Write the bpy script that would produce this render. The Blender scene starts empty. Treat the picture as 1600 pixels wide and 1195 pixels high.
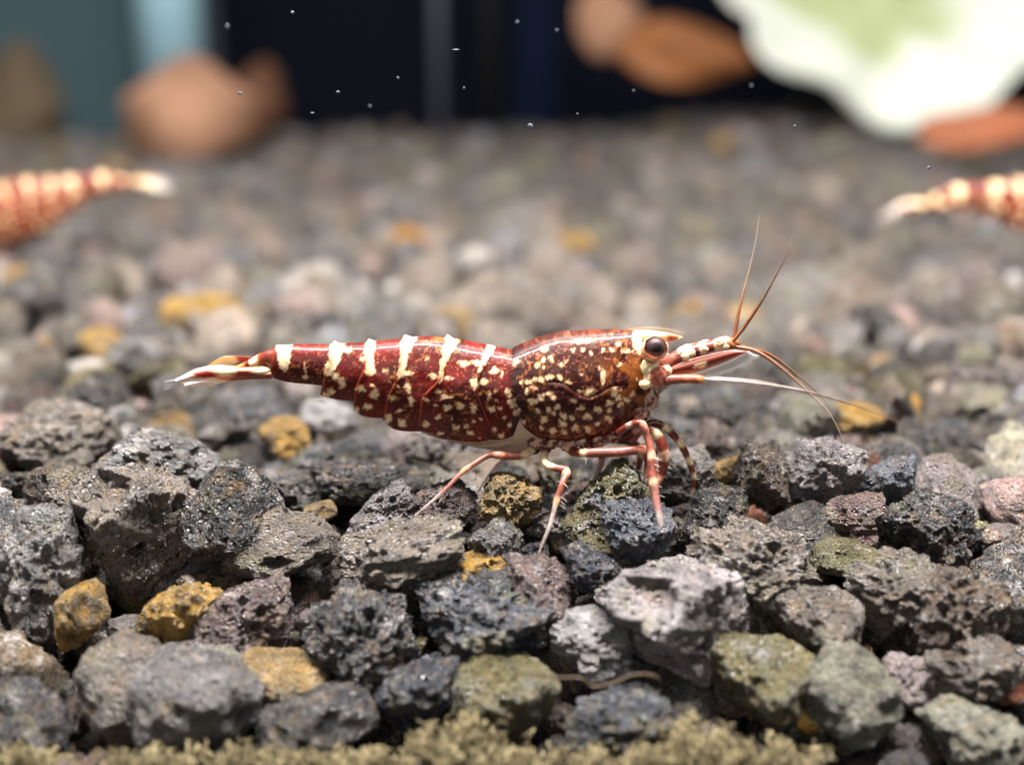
import bpy, bmesh, math, random
import numpy as np
from mathutils import Vector, Matrix, Euler

# ------------------------------------------------------------------ camera, world, lights, exposure
# 1 Blender unit = 1 cm (a 2.3 cm shrimp on 3-6 mm gravel)
SC = bpy.context.scene
SC.unit_settings.system = 'METRIC'
SC.unit_settings.scale_length = 0.01
COL = SC.collection
FPX = 1931.0
PITCH = math.radians(14.5)
CAM = np.array([0.0, -5.51, 2.06])
cam_d = bpy.data.cameras.new('camera')
cam_d.sensor_width = 36.0
cam_d.lens = FPX / 1600 * 36
cam_d.clip_start = 0.05
cam_d.clip_end = 300
cam_d.dof.use_dof = True
cam_d.dof.focus_distance = 5.63
cam_d.dof.aperture_fstop = 0.245
cam_o = bpy.data.objects.new('camera', cam_d)
COL.objects.link(cam_o)
cam_o.location = CAM
cam_o.rotation_euler = (math.pi/2 - PITCH, 0, 0)
SC.camera = cam_o

W = bpy.data.worlds.new('World'); SC.world = W; W.use_nodes = True
bg = W.node_tree.nodes['Background']
bg.inputs[0].default_value = (0.62, 0.72, 0.9, 1)
bg.inputs[1].default_value = 0.05

def area(name, loc, rot, sx, sy, power, color):
    l = bpy.data.lights.new(name, 'AREA'); l.shape = 'RECTANGLE'; l.size = sx; l.size_y = sy
    l.energy = power; l.color = color
    o = bpy.data.objects.new(name, l); COL.objects.link(o)
    o.location = loc; o.rotation_euler = rot
    return o
# the LED bars over the tank
area('tank_light_bar', (-2.0, 10.0, 24.0), (math.radians(0), 0, 0), 34, 9, 9300, (1.0, 0.97, 0.96))
area('tank_light_bar_front', (0.5, -0.9, 12.0), (math.radians(4), 0, 0), 13, 0.8, 9600, (1.0, 0.96, 0.93))

area('window_light', (-3.0, -17.0, 7.0), (math.radians(72), 0, math.radians(-10)), 16, 9, 850, (1.0, 0.97, 0.95))  # fill added from the camera side, for room light on the shrimp's flank

SC.view_settings.view_transform = 'Standard'
SC.view_settings.look = 'None'
SC.view_settings.exposure = 0.2
SC.view_settings.gamma = 1.0
SC.cycles.use_denoising = True
SC.cycles.max_bounces = 8
SC.cycles.transparent_max_bounces = 16
SC.cycles.caustics_reflective = False
SC.cycles.caustics_refractive = False

random.seed(7)
RNG = np.random.default_rng(7)

# ------------------------------------------------------------------ helpers
def srgb(r, g, b):
    f = lambda c: (c/255/12.92) if c/255 <= 0.04045 else ((c/255+0.055)/1.055)**2.4
    return (f(r), f(g), f(b))

def at(px, py, Y):
    """place on the upright plane y = Y that the photograph shows at (px, py); numpy friendly"""
    px = np.asarray(px, float); py = np.asarray(py, float); Y = np.asarray(Y, float)
    a = (px-800)/FPX; b = (py-597.5)/FPX
    ca, sa = math.cos(PITCH), math.sin(PITCH)
    dx = a; dy = ca - b*sa; dz = -sa - b*ca
    t = (Y - CAM[1])/dy
    return np.stack(np.broadcast_arrays(CAM[0]+t*dx, CAM[1]+t*dy, CAM[2]+t*dz), -1)

PXCM = 0.00293        # one photo pixel at the shrimp, in cm

def hash3(ix, iy, iz, seed):
    n = (ix.astype(np.int64)*374761393 + iy.astype(np.int64)*668265263 + iz.astype(np.int64)*2147483647 + seed*1274126177) & 0xFFFFFFFF
    n = ((n ^ (n >> 13)) * 1274126177) & 0xFFFFFFFF
    n = ((n ^ (n >> 16)) * 2246822519) & 0xFFFFFFFF
    n = n ^ (n >> 15)
    return (n & 0xFFFFFF) / float(0xFFFFFF)

def vnoise(p, seed=0):
    """smooth value noise in -1..1 at points p (n,3)"""
    p = np.asarray(p, float)
    i = np.floor(p).astype(np.int64); f = p - i
    u = f*f*f*(f*(f*6-15)+10)
    out = 0
    for dx in (0, 1):
        wx = u[:, 0] if dx else 1-u[:, 0]
        for dy in (0, 1):
            wy = u[:, 1] if dy else 1-u[:, 1]
            for dz in (0, 1):
                wz = u[:, 2] if dz else 1-u[:, 2]
                out = out + wx*wy*wz*hash3(i[:, 0]+dx, i[:, 1]+dy, i[:, 2]+dz, seed)
    return out*2-1

def fbm(p, octaves=4, seed=0, gain=0.5):
    s = 0; a = 1; t = 0
    for k in range(octaves):
        s = s + a*vnoise(p*(2**k)+17.3*k, seed+k); t += a; a *= gain
    return s/t

def sstep(e0, e1, x):
    t = np.clip((x-e0)/(e1-e0), 0, 1); return t*t*(3-2*t)

def mesh_np(name, verts, faces, smooth=True):
    me = bpy.data.meshes.new(name)
    verts = np.asarray(verts, np.float32)
    if isinstance(faces, np.ndarray):
        n, k = faces.shape
        me.vertices.add(len(verts)); me.vertices.foreach_set('co', verts.ravel())
        me.loops.add(n*k); me.loops.foreach_set('vertex_index', faces.astype(np.int32).ravel())
        me.polygons.add(n); me.polygons.foreach_set('loop_start', np.arange(0, n*k, k, dtype=np.int32))
        me.update(calc_edges=True)
    else:
        me.from_pydata([tuple(v) for v in verts], [], faces)
    me.validate()
    me.polygons.foreach_set('use_smooth', np.full(len(me.polygons), smooth))
    me.update()
    return me

def set_col(me, name, rgb, alpha=None):
    at_ = me.attributes.new(name, 'FLOAT_COLOR', 'POINT')
    n = len(me.vertices)
    a = np.ones((n, 4), np.float32); a[:, :3] = rgb
    if alpha is not None: a[:, 3] = alpha
    at_.data.foreach_set('color', a.ravel())

def link(name, me, mat=None, parent=None, loc=None):
    o = bpy.data.objects.new(name, me); COL.objects.link(o)
    if mat and not me.materials: me.materials.append(mat)
    if parent: o.parent = parent
    if loc is not None: o.location = loc
    return o

def tag(o, label=None, cat=None, group=None, kind=None):
    if label: o['label'] = label
    if cat: o['category'] = cat
    if group: o['group'] = group
    if kind: o['kind'] = kind
    return o

_ico = {}
def ico(level):
    if level not in _ico:
        bm = bmesh.new(); bmesh.ops.create_icosphere(bm, subdivisions=level, radius=1)
        v = np.array([x.co[:] for x in bm.verts]); f = np.array([[a.index for a in x.verts] for x in bm.faces])
        bm.free(); v /= np.linalg.norm(v, axis=1)[:, None]
        _ico[level] = (v, f)
    return _ico[level]

# ------------------------------------------------------------------ materials
def new_mat(name):
    m = bpy.data.materials.new(name); m.use_nodes = True
    nt = m.node_tree; b = nt.nodes['Principled BSDF']
    return m, nt, b

def N(nt, t, **kw):
    n = nt.nodes.new(t)
    for k, v in kw.items(): setattr(n, k, v)
    return n

def plain(name, rgb, rough=0.6, spec=0.3, var=0.0, scale=5):
    m, nt, b = new_mat(name)
    b.inputs['Roughness'].default_value = rough
    b.inputs['Specular IOR Level'].default_value = spec
    if var:
        tc = N(nt, 'ShaderNodeTexCoord'); nz = N(nt, 'ShaderNodeTexNoise'); nz.inputs['Scale'].default_value = scale
        nz.inputs['Detail'].default_value = 6
        nt.links.new(tc.outputs['Object'], nz.inputs['Vector'])
        r = N(nt, 'ShaderNodeValToRGB')
        r.color_ramp.elements[0].position = 0.3; r.color_ramp.elements[1].position = 0.7
        r.color_ramp.elements[0].color = tuple(c*(1-var) for c in rgb)+(1,)
        r.color_ramp.elements[1].color = tuple(min(1, c*(1+var)) for c in rgb)+(1,)
        nt.links.new(nz.outputs['Fac'], r.inputs['Fac']); nt.links.new(r.outputs['Color'], b.inputs['Base Color'])
    else:
        b.inputs['Base Color'].default_value = tuple(rgb)+(1,)
    return m

def stone_mat(name, source, k):
    """source: 'object' reads the stone's own colour, 'attr' the colour attribute of the loose gravel; k: texture scale"""
    m, nt, b = new_mat(name)
    L = nt.links.new
    if source == 'object':
        oi = N(nt, 'ShaderNodeObjectInfo'); col = oi.outputs['Color']; rnd = oi.outputs['Random']
        tc = N(nt, 'ShaderNodeTexCoord'); vec0 = tc.outputs['Object']
        ad = N(nt, 'ShaderNodeVectorMath', operation='ADD')
        sc = N(nt, 'ShaderNodeMath', operation='MULTIPLY'); sc.inputs[1].default_value = 40
        L(rnd, sc.inputs[0]); L(vec0, ad.inputs[0]); L(sc.outputs[0], ad.inputs[1]); vec = ad.outputs[0]
    else:
        a = N(nt, 'ShaderNodeAttribute', attribute_name='Col'); col = a.outputs['Color']
        g = N(nt, 'ShaderNodeNewGeometry'); vec = g.outputs['Position']
    def noise(scale, detail, rough=0.6):
        n = N(nt, 'ShaderNodeTexNoise'); n.inputs['Scale'].default_value = scale*k
        n.inputs['Detail'].default_value = detail; n.inputs['Roughness'].default_value = rough
        L(vec, n.inputs['Vector']); return n.outputs['Fac']
    def ramp(fac, p0, p1, v0=0.0, v1=1.0):
        r = N(nt, 'ShaderNodeMapRange'); r.inputs['From Min'].default_value = p0; r.inputs['From Max'].default_value = p1
        r.inputs['To Min'].default_value = v0; r.inputs['To Max'].default_value = v1
        L(fac, r.inputs['Value']); return r.outputs['Result']
    def mix(fac, A, B, mode='MIX'):
        n = N(nt, 'ShaderNodeMix', data_type='RGBA', blend_type=mode)
        if isinstance(fac, float): n.inputs['Factor'].default_value = fac
        else: L(fac, n.inputs['Factor'])
        for s, v in ((n.inputs['A'], A), (n.inputs['B'], B)):
            if isinstance(v, tuple): s.default_value = v+(1,)
            else: L(v, s)
        return n.outputs['Result']
    # tonal drift, ochre crust, pale mineral bloom, dark grains, white flecks
    n1 = noise(1.6, 5); n2 = noise(3.1, 6, 0.65); n3 = noise(11, 4, 0.7); n4 = noise(26, 2)
    hsv = N(nt, 'ShaderNodeHueSaturation')
    L(ramp(n1, 0.32, 0.68, 0.26, 1.25), hsv.inputs['Value']); hsv.inputs['Saturation'].default_value = 1.15; L(col, hsv.inputs['Color'])
    c = hsv.outputs['Color']
    f = ramp(n2, 0.52, 0.68, 0, 0.8)
    c = mix(f, c, mix(0.6, c, srgb(150, 124, 92)))
    n5 = noise(2.3, 7, 0.7)
    c = mix(ramp(n5, 0.55, 0.70, 0, 0.8), c, srgb(186, 180, 178))
    n6 = noise(1.3, 3)
    c = mix(ramp(n6, 0.55, 0.68, 0, 0.45), c, srgb(116, 114, 82))
    c = mix(ramp(n3, 0.56, 0.70, 0, 0.85), c, mix(0.8, c, (0.012, 0.012, 0.014)))
    fl = N(nt, 'ShaderNodeMath', operation='MULTIPLY')
    L(ramp(n4, 0.60, 0.66, 0, 0.9), fl.inputs[0]); L(ramp(noise(2.0, 3), 0.45, 0.62, 0.04, 1.0), fl.inputs[1])
    c = mix(fl.outputs[0], c, srgb(222, 216, 208))
    L(c, b.inputs['Base Color'])
    L(ramp(n3, 0.38, 0.60, 0.10, 0.5), b.inputs['Roughness'])
    b.inputs['Specular IOR Level'].default_value = 0.75
    # fine relief: grain and pinholes
    vo = N(nt, 'ShaderNodeTexVoronoi'); vo.inputs['Scale'].default_value = 7*k; L(vec, vo.inputs['Vector'])
    pin = ramp(vo.outputs['Distance'], 0.06, 0.32, 0, 1)
    hs = N(nt, 'ShaderNodeMath', operation='MULTIPLY_ADD')
    L(n3, hs.inputs[0]); hs.inputs[1].default_value = 1.1; L(pin, hs.inputs[2])
    hs2 = N(nt, 'ShaderNodeMath', operation='MULTIPLY_ADD')
    L(n4, hs2.inputs[0]); hs2.inputs[1].default_value = 0.5; L(hs.outputs[0], hs2.inputs[2])
    bp = N(nt, 'ShaderNodeBump'); bp.inputs['Strength'].default_value = 1.0; bp.inputs['Distance'].default_value = 0.075 if source == 'object' else 0.02
    L(hs2.outputs[0], bp.inputs['Height']); L(bp.outputs[0], b.inputs['Normal'])
    return m

M_STONE = stone_mat('pumice_stone', 'object', 1.0)
M_GRAVEL = stone_mat('gravel', 'attr', 5.5)

def attr_mat(name, rough=0.3, coat=0.0, sss=0.0, bump=0.0, bscale=60, use_alpha=False, radius=(0.06, 0.02, 0.01), sss_scale=0.6, spec=0.5):
    m, nt, b = new_mat(name); L = nt.links.new
    a = N(nt, 'ShaderNodeAttribute', attribute_name='Col')
    oi = N(nt, 'ShaderNodeObjectInfo')
    # object colour screened over the pigment lifts it towards a paler orange
    mx = N(nt, 'ShaderNodeMix', data_type='RGBA'); mul = N(nt, 'ShaderNodeMix', data_type='RGBA', blend_type='SCREEN')
    mul.inputs['Factor'].default_value = 1.0
    L(a.outputs['Color'], mul.inputs['A']); L(oi.outputs['Color'], mul.inputs['B'])
    L(mul.outputs['Result'], b.inputs['Base Color'])
    nt.nodes.remove(mx)
    b.inputs['Roughness'].default_value = rough
    b.inputs['Coat Weight'].default_value = coat; b.inputs['Coat Roughness'].default_value = 0.06; b.inputs['Specular IOR Level'].default_value = spec
    if sss:
        b.inputs['Subsurface Weight'].default_value = sss
        b.inputs['Subsurface Radius'].default_value = radius
        b.inputs['Subsurface Scale'].default_value = sss_scale
    if bump:
        tc = N(nt, 'ShaderNodeTexCoord'); nz = N(nt, 'ShaderNodeTexNoise'); nz.inputs['Scale'].default_value = bscale
        nz.inputs['Detail'].default_value = 3
        L(tc.outputs['Object'], nz.inputs['Vector'])
        bp = N(nt, 'ShaderNodeBump'); bp.inputs['Strength'].default_value = bump; bp.inputs['Distance'].default_value = 0.01
        L(nz.outputs['Fac'], bp.inputs['Height']); L(bp.outputs[0], b.inputs['Normal'])
    if use_alpha:
        L(a.outputs['Alpha'], b.inputs['Alpha'])
    return m

M_SHELL = attr_mat('shrimp_shell', rough=0.48, coat=0.26, sss=0.32, bump=0.5, bscale=30, spec=0.2)
M_LIMB = attr_mat('shrimp_limb', rough=0.35, coat=0.2, sss=0.25, use_alpha=True)
M_BELLY = attr_mat('shrimp_belly', rough=0.4, coat=0.1, sss=0.5, use_alpha=True)
M_HAIR = attr_mat('shrimp_hair', rough=0.5, use_alpha=True)
M_EYE = attr_mat('shrimp_eye', rough=0.42, spec=0.3)

# ------------------------------------------------------------------ the bed
def terrain(x, y):
    x = np.asarray(x, float); y = np.asarray(y, float)
    h = np.where(y < -0.15, (y+0.15)*0.72, 0.0)
    h = h + 0.05*np.sin(x*1.3+0.4)*np.cos(y*0.9) + 0.04*np.sin(x*0.37-y*0.6)
    h = h + 0.75*np.exp(-(((x-7.5)/4.5)**2+((y-24)/5.5)**2))
    h = h + 0.16*np.exp(-(((x+2.1)/0.7)**2+((y-0.15)/0.5)**2))
    return h

def on_bed(px, py, lift=0.0):
    """march the sight line through (px, py) down to the bed"""
    p0 = at(px, py, CAM[1]+1.0); d = p0-CAM; d = d/np.linalg.norm(d)
    t = 3.0
    for _ in range(4000):
        q = CAM+d*t
        if q[2] <= terrain(q[0], q[1])+lift: return q
        t += 0.01
    return CAM+d*t

nx, ny = 90, 140
gx = np.linspace(-26, 26, nx); gy = np.concatenate([np.linspace(-2.6, 4, 60), np.linspace(4.3, 44, 80)])
GX, GY = np.meshgrid(gx, gy)
GZ = terrain(GX, GY)-0.50
idx = np.arange(nx*ny).reshape(ny, nx)
F = np.stack([idx[:-1, :-1], idx[:-1, 1:], idx[1:, 1:], idx[1:, :-1]], -1).reshape(-1, 4)
m_floor = plain('dark_silt', srgb(42, 40, 38), 0.9, 0.1, 0.4, 4)
tag(link('ground', mesh_np('ground', np.stack([GX.ravel(), GY.ravel(), GZ.ravel()], 1), F), m_floor), kind='structure')

# ------------------------------------------------------------------ stone shapes
def stone_shape(seed, level, porous, angular=0.6, lumps=0.2):
    rng = np.random.default_rng(seed)
    v, f = ico(level)
    # blunt facets
    nk = rng.integers(9, 15)
    n = rng.normal(size=(nk, 3)); n /= np.linalg.norm(n, axis=1)[:, None]
    h = rng.uniform(0.72, 1.05, nk)
    dots = np.clip(v@n.T, 0.02, None)
    pw = 5+angular*9
    r = ((dots/h)**pw).sum(1)**(-1/pw)
    r = np.clip(r, 0.3, 1.45)
    r = r*(1-0.5*(1-angular)) + 0.5*(1-angular)
    r = r*(1+0.24*fbm(v*1.7+seed, 3, seed) + lumps*0.34*np.abs(fbm(v*3.6+seed*3, 3, seed+9, 0.45)))
    r = r + lumps*0.10*fbm(v*8+seed, 3, seed+21, 0.5) + 0.02*porous*fbm(v*20+seed, 2, seed+31)
    # pores: many pits of mixed size with sharp lips
    if porous > 0:
        nc = int(520*porous)
        c = rng.normal(size=(nc, 3)); c /= np.linalg.norm(c, axis=1)[:, None]
        # pits come in patches
        c = c[(fbm(c*1.6+seed, 2, seed+77) + rng.normal(0, .22, nc)) > -0.18]; nc = len(c)
        rad = 0.035+0.075*rng.random(nc)**2
        big = rng.random(nc) < 0.10; rad[big] = rng.uniform(0.11, 0.20, big.sum())
        if nc: rad[:2] = rng.uniform(0.2, 0.3, min(2, nc))
        wv = v + 0.045*np.stack([vnoise(v*8+k*9+seed, seed+50+k) for k in range(3)], 1) + 0.02*np.stack([vnoise(v*19+k*5+seed, seed+60+k) for k in range(3)], 1)
        dep = np.zeros(len(v)); lip = np.zeros(len(v))
        for i in range(nc):
            d2 = ((wv-c[i])**2).sum(1)/(rad[i]**2)
            dep = np.maximum(dep, np.where(d2 < 1, np.clip(1-d2, 0, 1)**0.4, 0)*rad[i]*1.25)
            lip = np.maximum(lip, np.exp(-((np.sqrt(d2)-1.1)/0.2)**2)*rad[i]*0.10)
        r = r - dep*(0.75+0.25*porous) + lip*(dep < 1e-6)
    return v*r[:, None], f

def make_variant(name, seed, level, porous, angular, lumps):
    v, f = stone_shape(seed, level, porous, angular, lumps)
    v = v - (v.max(0)+v.min(0))/2
    v = v/(v.max(0)-v.min(0))*2          # unit half extents on each axis
    me = mesh_np(name, v, f)
    me.materials.append(M_STONE)
    return me

POR = [make_variant('porous_stone', 100+k, 7 if k < 6 else 6, [1.0, 0.9, 0.75, 1.0, 0.6, 0.9, 0.8, 1.0, 0.6, 0.9][k],
                    [0.7, 0.5, 0.9, 0.6, 0.8, 0.4, 0.8, 0.6, 0.9, 0.5][k], [0.5, 0.7, 0.35, 0.6, 0.3, 0.8, 0.4, 0.5, 0.3, 0.7][k]) for k in range(10)]
LUM = [make_variant('lumpy_stone', 200+k, 6, 0.22, 0.5, 0.75) for k in range(5)]
SMO = [make_variant('smooth_stone', 300+k, 6, 0.06, [0.35, 0.2, 0.5, 0.3, 0.6][k], 0.14) for k in range(5)]
KINDS = {'p': POR, 'l': LUM, 's': SMO}
KWORD = {'p': 'porous', 'l': 'lumpy', 's': 'smooth'}

STONES = []     # dict per stone: x,y,z centre, radius, object
GROUP = 'gravel stones of the tank bed'

def put_stone(loc, half, kind, rgb, rot, k):
    me = KINDS[kind][k % len(KINDS[kind])]
    o = bpy.data.objects.new('gravel_stone', me); COL.objects.link(o)
    o.location = loc; o.scale = half; o.rotation_euler = rot
    o.color = tuple(rgb)+(1,)
    STONES.append(dict(o=o, p=np.array(loc), r=(half[0]+half[1])/2, rgb=rgb, kind=kind))
    return o

# colours (albedo given as sRGB)
C = dict(
    taupe=(122, 112, 104), grey=(118, 117, 118), dark=(58, 58, 62), black=(34, 35, 40), slate=(72, 78, 90), navy=(48, 54, 70),
    ochre=(206, 164, 96), tan=(172, 144, 100), lilac=(150, 142, 147), blue=(112, 120, 136), brown=(98, 80, 68), mauve=(112, 92, 92),
    olive=(112, 106, 68), green=(136, 136, 118), white=(214, 212, 214), pale=(176, 174, 178), orange=(226, 158, 70), red=(150, 82, 58))

def dulled(cn):
    c = C[cn]; g = sum(c)/3; d = 0.12 if cn in ('ochre', 'orange', 'tan', 'red') else 0.26
    return [v*(1-d)+g*t*d for v, t in zip(c, (1.03, 1.0, 0.96))]
# px, py, width, height, kind, colour, roll, variant, label
HERO = [
 (78, 700, 185, 115, 'p', 'taupe', 0, 0, 'porous taupe stone with ochre crust, high at the picture\'s left edge', 'high taupe stone'),
 (250, 742, 190, 110, 'p', 'grey', 8, 1, 'pitted dark grey stone with glassy holes, above the tail side bank', 'pitted dark grey stone'),
 (192, 838, 200, 205, 'p', 'taupe', 30, 4, 'large blocky grey tan stone with one deep dark hole', 'large blocky tan stone'),
 (48, 905, 145, 190, 'l', 'grey', 10, 0, 'tall grey lumpy stone cut by the left picture edge', 'tall left-edge stone'),
 (362, 828, 150, 165, 's', 'black', 35, 2, 'blue black smooth stone with pale specks, leaning on a grey oval one', 'blue black smooth stone'),
 (430, 862, 185, 105, 's', 'taupe', -12, 0, 'rounded grey brown oval stone in front of the blue black one', 'grey brown oval stone'),
 (612, 890, 245, 120, 'l', 'taupe', -18, 1, 'long flat taupe slab tilted up towards the rear walking leg', 'long tilted slab'),
 (272, 968, 105, 125, 'l', 'ochre', 25, 2, 'bright ochre yellow knobbly stone', 'bright ochre knob'),
 (122, 968, 78, 105, 's', 'ochre', 0, 4, 'small ochre stone half hidden beside the tall left-edge stone', 'small half-hidden ochre stone'),
 (372, 980, 150, 150, 'p', 'mauve', 15, 2, 'purplish brown porous stone right of the bright ochre knob', 'purplish porous stone'),
 (195, 1088, 150, 140, 's', 'taupe', 20, 1, 'round grey brown stone in the front row, below the bright ochre knob', 'round grey brown stone'),
 (302, 1125, 190, 180, 's', 'grey', 0, 3, 'big round speckled grey stone in the front row', 'big round speckled stone'),
 (440, 1068, 132, 80, 's', 'tan', 4, 2, 'oblong tan ochre pebble in the front row', 'oblong tan pebble'),
 (38, 1145, 120, 130, 's', 'dark', 0, 0, 'dark grey round stone in the bottom left corner', 'corner round stone'),
 (562, 1015, 180, 165, 'p', 'dark', 10, 5, 'dark greenish porous stone below the long tilted slab', 'dark greenish porous stone'),
 (755, 990, 225, 150, 'p', 'slate', -6, 3, 'wide dark slate blue porous stone in the middle of the bank', 'wide slate blue stone'),
 (738, 910, 130, 75, 'p', 'ochre', 0, 4, 'ochre porous stone right of the long tilted slab', 'ochre stone by the slab'),
 (842, 935, 130, 105, 'l', 'mauve', 15, 3, 'brown mauve stone below the middle walking leg', 'brown mauve stone'),
 (772, 862, 84, 88, 'p', 'grey', 20, 0, 'small angular salt and pepper porous stone by the middle leg', 'salt and pepper stone'),
 (798, 785, 100, 85, 'p', 'tan', 0, 1, 'yellowish tan porous stone under the shrimp between two legs', 'yellowish tan stone'),
 (948, 800, 145, 120, 'p', 'olive', -20, 2, 'olive brown porous stone under the front legs', 'olive brown stone'),
 (925, 895, 100, 75, 'l', 'navy', 10, 4, 'small navy blue knobbly stone', 'navy blue stone'),
 (992, 840, 130, 110, 'p', 'blue', 0, 3, 'blue grey porous stone behind the navy blue one', 'blue grey porous stone'),
 (1060, 990, 255, 195, 'p', 'lilac', 12, 4, 'biggest stone, lilac grey with a round hole, below the front legs', 'biggest lilac stone'),
 (925, 1015, 125, 100, 'l', 'pale', 0, 0, 'pale lilac white knobbly stone left of the biggest lilac one', 'pale knobbly stone'),
 (1185, 895, 205, 125, 'p', 'taupe', 15, 5, 'wide tan brown spongy stone right of the front leg', 'wide spongy stone'),
 (1335, 882, 108, 58, 's', 'olive', 4, 0, 'smooth flat olive pebble', 'flat olive pebble'),
 (1285, 992, 140, 115, 'p', 'taupe', 0, 8, 'grey brown stone just below the flat olive pebble', 'grey brown stone'),
 (1335, 1095, 135, 140, 's', 'green', 0, 1, 'round pale greenish grey stone in the front row', 'round pale greenish stone'),
 (1402, 935, 150, 120, 'p', 'taupe', 8, 9, 'warm grey stone right of the flat olive pebble\'s front', 'warm grey stone'),
 (1500, 965, 155, 140, 'p', 'brown', -10, 1, 'brown grey stone with many pits near the right edge', 'brown pitted stone'),
 (1455, 835, 140, 105, 'p', 'dark', 12, 0, 'dark rough stone upper right of the flat olive pebble', 'dark rough stone'),
 (1285, 745, 120, 110, 'l', 'lilac', 0, 1, 'soft lilac grey stone below the long antennae tips', 'soft lilac stone'),
 (1390, 757, 90, 80, 'l', 'blue', 0, 2, 'blue grey round stone right of the soft lilac one', 'blue grey round stone'),
 (1198, 752, 100, 95, 'l', 'brown', 20, 3, 'dark chocolate brown stone in front of the soft lilac one', 'chocolate brown stone'),
 (1122, 812, 95, 80, 'p', 'black', 0, 6, 'black rough stone right of the front leg tip', 'black rough stone'),
 (1140, 742, 48, 52, 's', 'ochre', 0, 4, 'small ochre pebble left of the chocolate brown stone', 'small ochre pebble'),
 (1340, 655, 85, 42, 's', 'ochre', 0, 2, 'flat ochre pebble behind the antennae tips', 'flat ochre pebble'),
 (1268, 662, 90, 72, 's', 'green', 0, 3, 'pale greenish white stone under the long antenna', 'pale greenish white stone'),
 (442, 688, 82, 58, 'l', 'ochre', 5, 0, 'ochre stone under the shrimp\'s abdomen end', 'ochre stone under the abdomen'),
 (186, 655, 36, 40, 's', 'white', 20, 4, 'tiny bright white pebble left of the tail', 'tiny white pebble'),
 (202, 565, 72, 75, 's', 'pale', 25, 4, 'pale lilac angular stone left of the tail fan', 'pale lilac angular stone'),
 (157, 540, 66, 46, 's', 'ochre', 0, 1, 'blurred ochre pebble next to the pale lilac angular stone', 'blurred ochre pebble'),
 (312, 490, 118, 52, 's', 'ochre', -6, 2, 'long yellow pebble above the tail fan', 'long yellow pebble'),
 (640, 385, 62, 55, 's', 'orange', 0, 1, 'round orange pebble far behind the abdomen', 'round orange pebble'),
 (36, 450, 62, 58, 's', 'ochre', 0, 3, 'yellowish blurred pebble at the left edge behind', 'yellowish left-edge pebble'),
 (702, 512, 90, 56, 'l', 'tan', 0, 0, 'tan stone just behind the shrimp\'s back', 'tan stone behind the back'),
 (900, 385, 62, 42, 's', 'ochre', 0, 0, 'yellow pebble far behind the shrimp\'s head', 'yellow pebble behind the head'),
 (1072, 500, 50, 58, 's', 'ochre', 0, 4, 'yellow pebble behind the rostrum tip', 'yellow pebble behind the rostrum'),
 (1290, 592, 82, 62, 's', 'olive', 0, 2, 'yellow green stone behind the long antenna', 'yellow green stone'),
 (512, 655, 92, 52, 's', 'pale', 0, 0, 'pale grey white stone below the abdomen\'s rear segments', 'pale stone below the abdomen'),
 (690, 800, 90, 88, 'p', 'mauve', 30, 7, 'purple brown porous stone at the rear leg tip', 'purple brown stone at the rear leg'),
 (600, 803, 110, 80, 'p', 'lilac', -15, 2, 'lilac grey pitted stone behind the long tilted slab', 'lilac pitted stone'),
 (498, 806, 52, 42, 's', 'tan', 0, 4, 'small cream tan stone behind the grey brown oval one', 'small cream tan stone'),
 (575, 768, 200, 62, 'p', 'dark', 0, 3, 'wide dark crusty stone below the abdomen', 'wide dark crusty stone'),
 (1525, 1055, 140, 95, 'p', 'taupe', 0, 9, 'taupe stone low at the right edge', 'low taupe stone'),
 (1535, 1165, 150, 110, 'l', 'green', 0, 4, 'pale greenish lumpy stone in the bottom right corner', 'corner lumpy stone'),
 (965, 1150, 170, 110, 'l', 'slate', -15, 1, 'blue grey lumpy stone in the front row under the root fibre', 'front blue grey stone'),
 (790, 1105, 160, 130, 's', 'olive', 0, 3, 'domed grey tan stone under the root fibre\'s left end', 'domed grey tan stone'),
 (1195, 1085, 160, 140, 'p', 'olive', 0, 8, 'dark olive brown stone left of the round pale greenish one', 'dark olive brown stone'),
 (490, 1150, 180, 120, 's', 'dark', 0, 4, 'dark green grey smooth stone below the oblong tan pebble', 'dark green grey stone'),
 (1580, 1085, 64, 34, 's', 'red', 10, 2, 'small reddish stone at the right edge', 'small reddish stone'),
 (650, 1090, 140, 110, 'l', 'navy', 0, 2, 'dark navy lumpy stone left of the domed grey tan one', 'dark navy stone'),
 (1470, 425, 90, 50, 's', 'tan', 0, 1, 'blurred pinkish tan pebble far behind on the right', 'far pinkish pebble'),
 (1380, 520, 90, 70, 'l', 'black', 0, 3, 'blurred black stone behind the raised antennae', 'blurred black stone'),
]
for (px, py, w, h, kind, cn, roll, k, label, short) in HERO:
    q = on_bed(px, py+0.12*h, 0.05)
    q = at(px, py, q[1])
    depth = np.linalg.norm(q-CAM)
    cm = depth/FPX
    hx, hz = w*cm/2, h*cm/2
    hy = 0.5*(hx+min(hx, hz*1.4))
    q = q + np.array([0, hy*0.35, 0])
    o = put_stone(q, (hx*1.06, hy, hz*1.1), kind, srgb(*dulled(cn)), (0, math.radians(roll), 0), k)
    tag(o, label, 'stone', GROUP)
    STONES[-1]['short'] = short
N_HERO = len(STONES)

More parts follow.
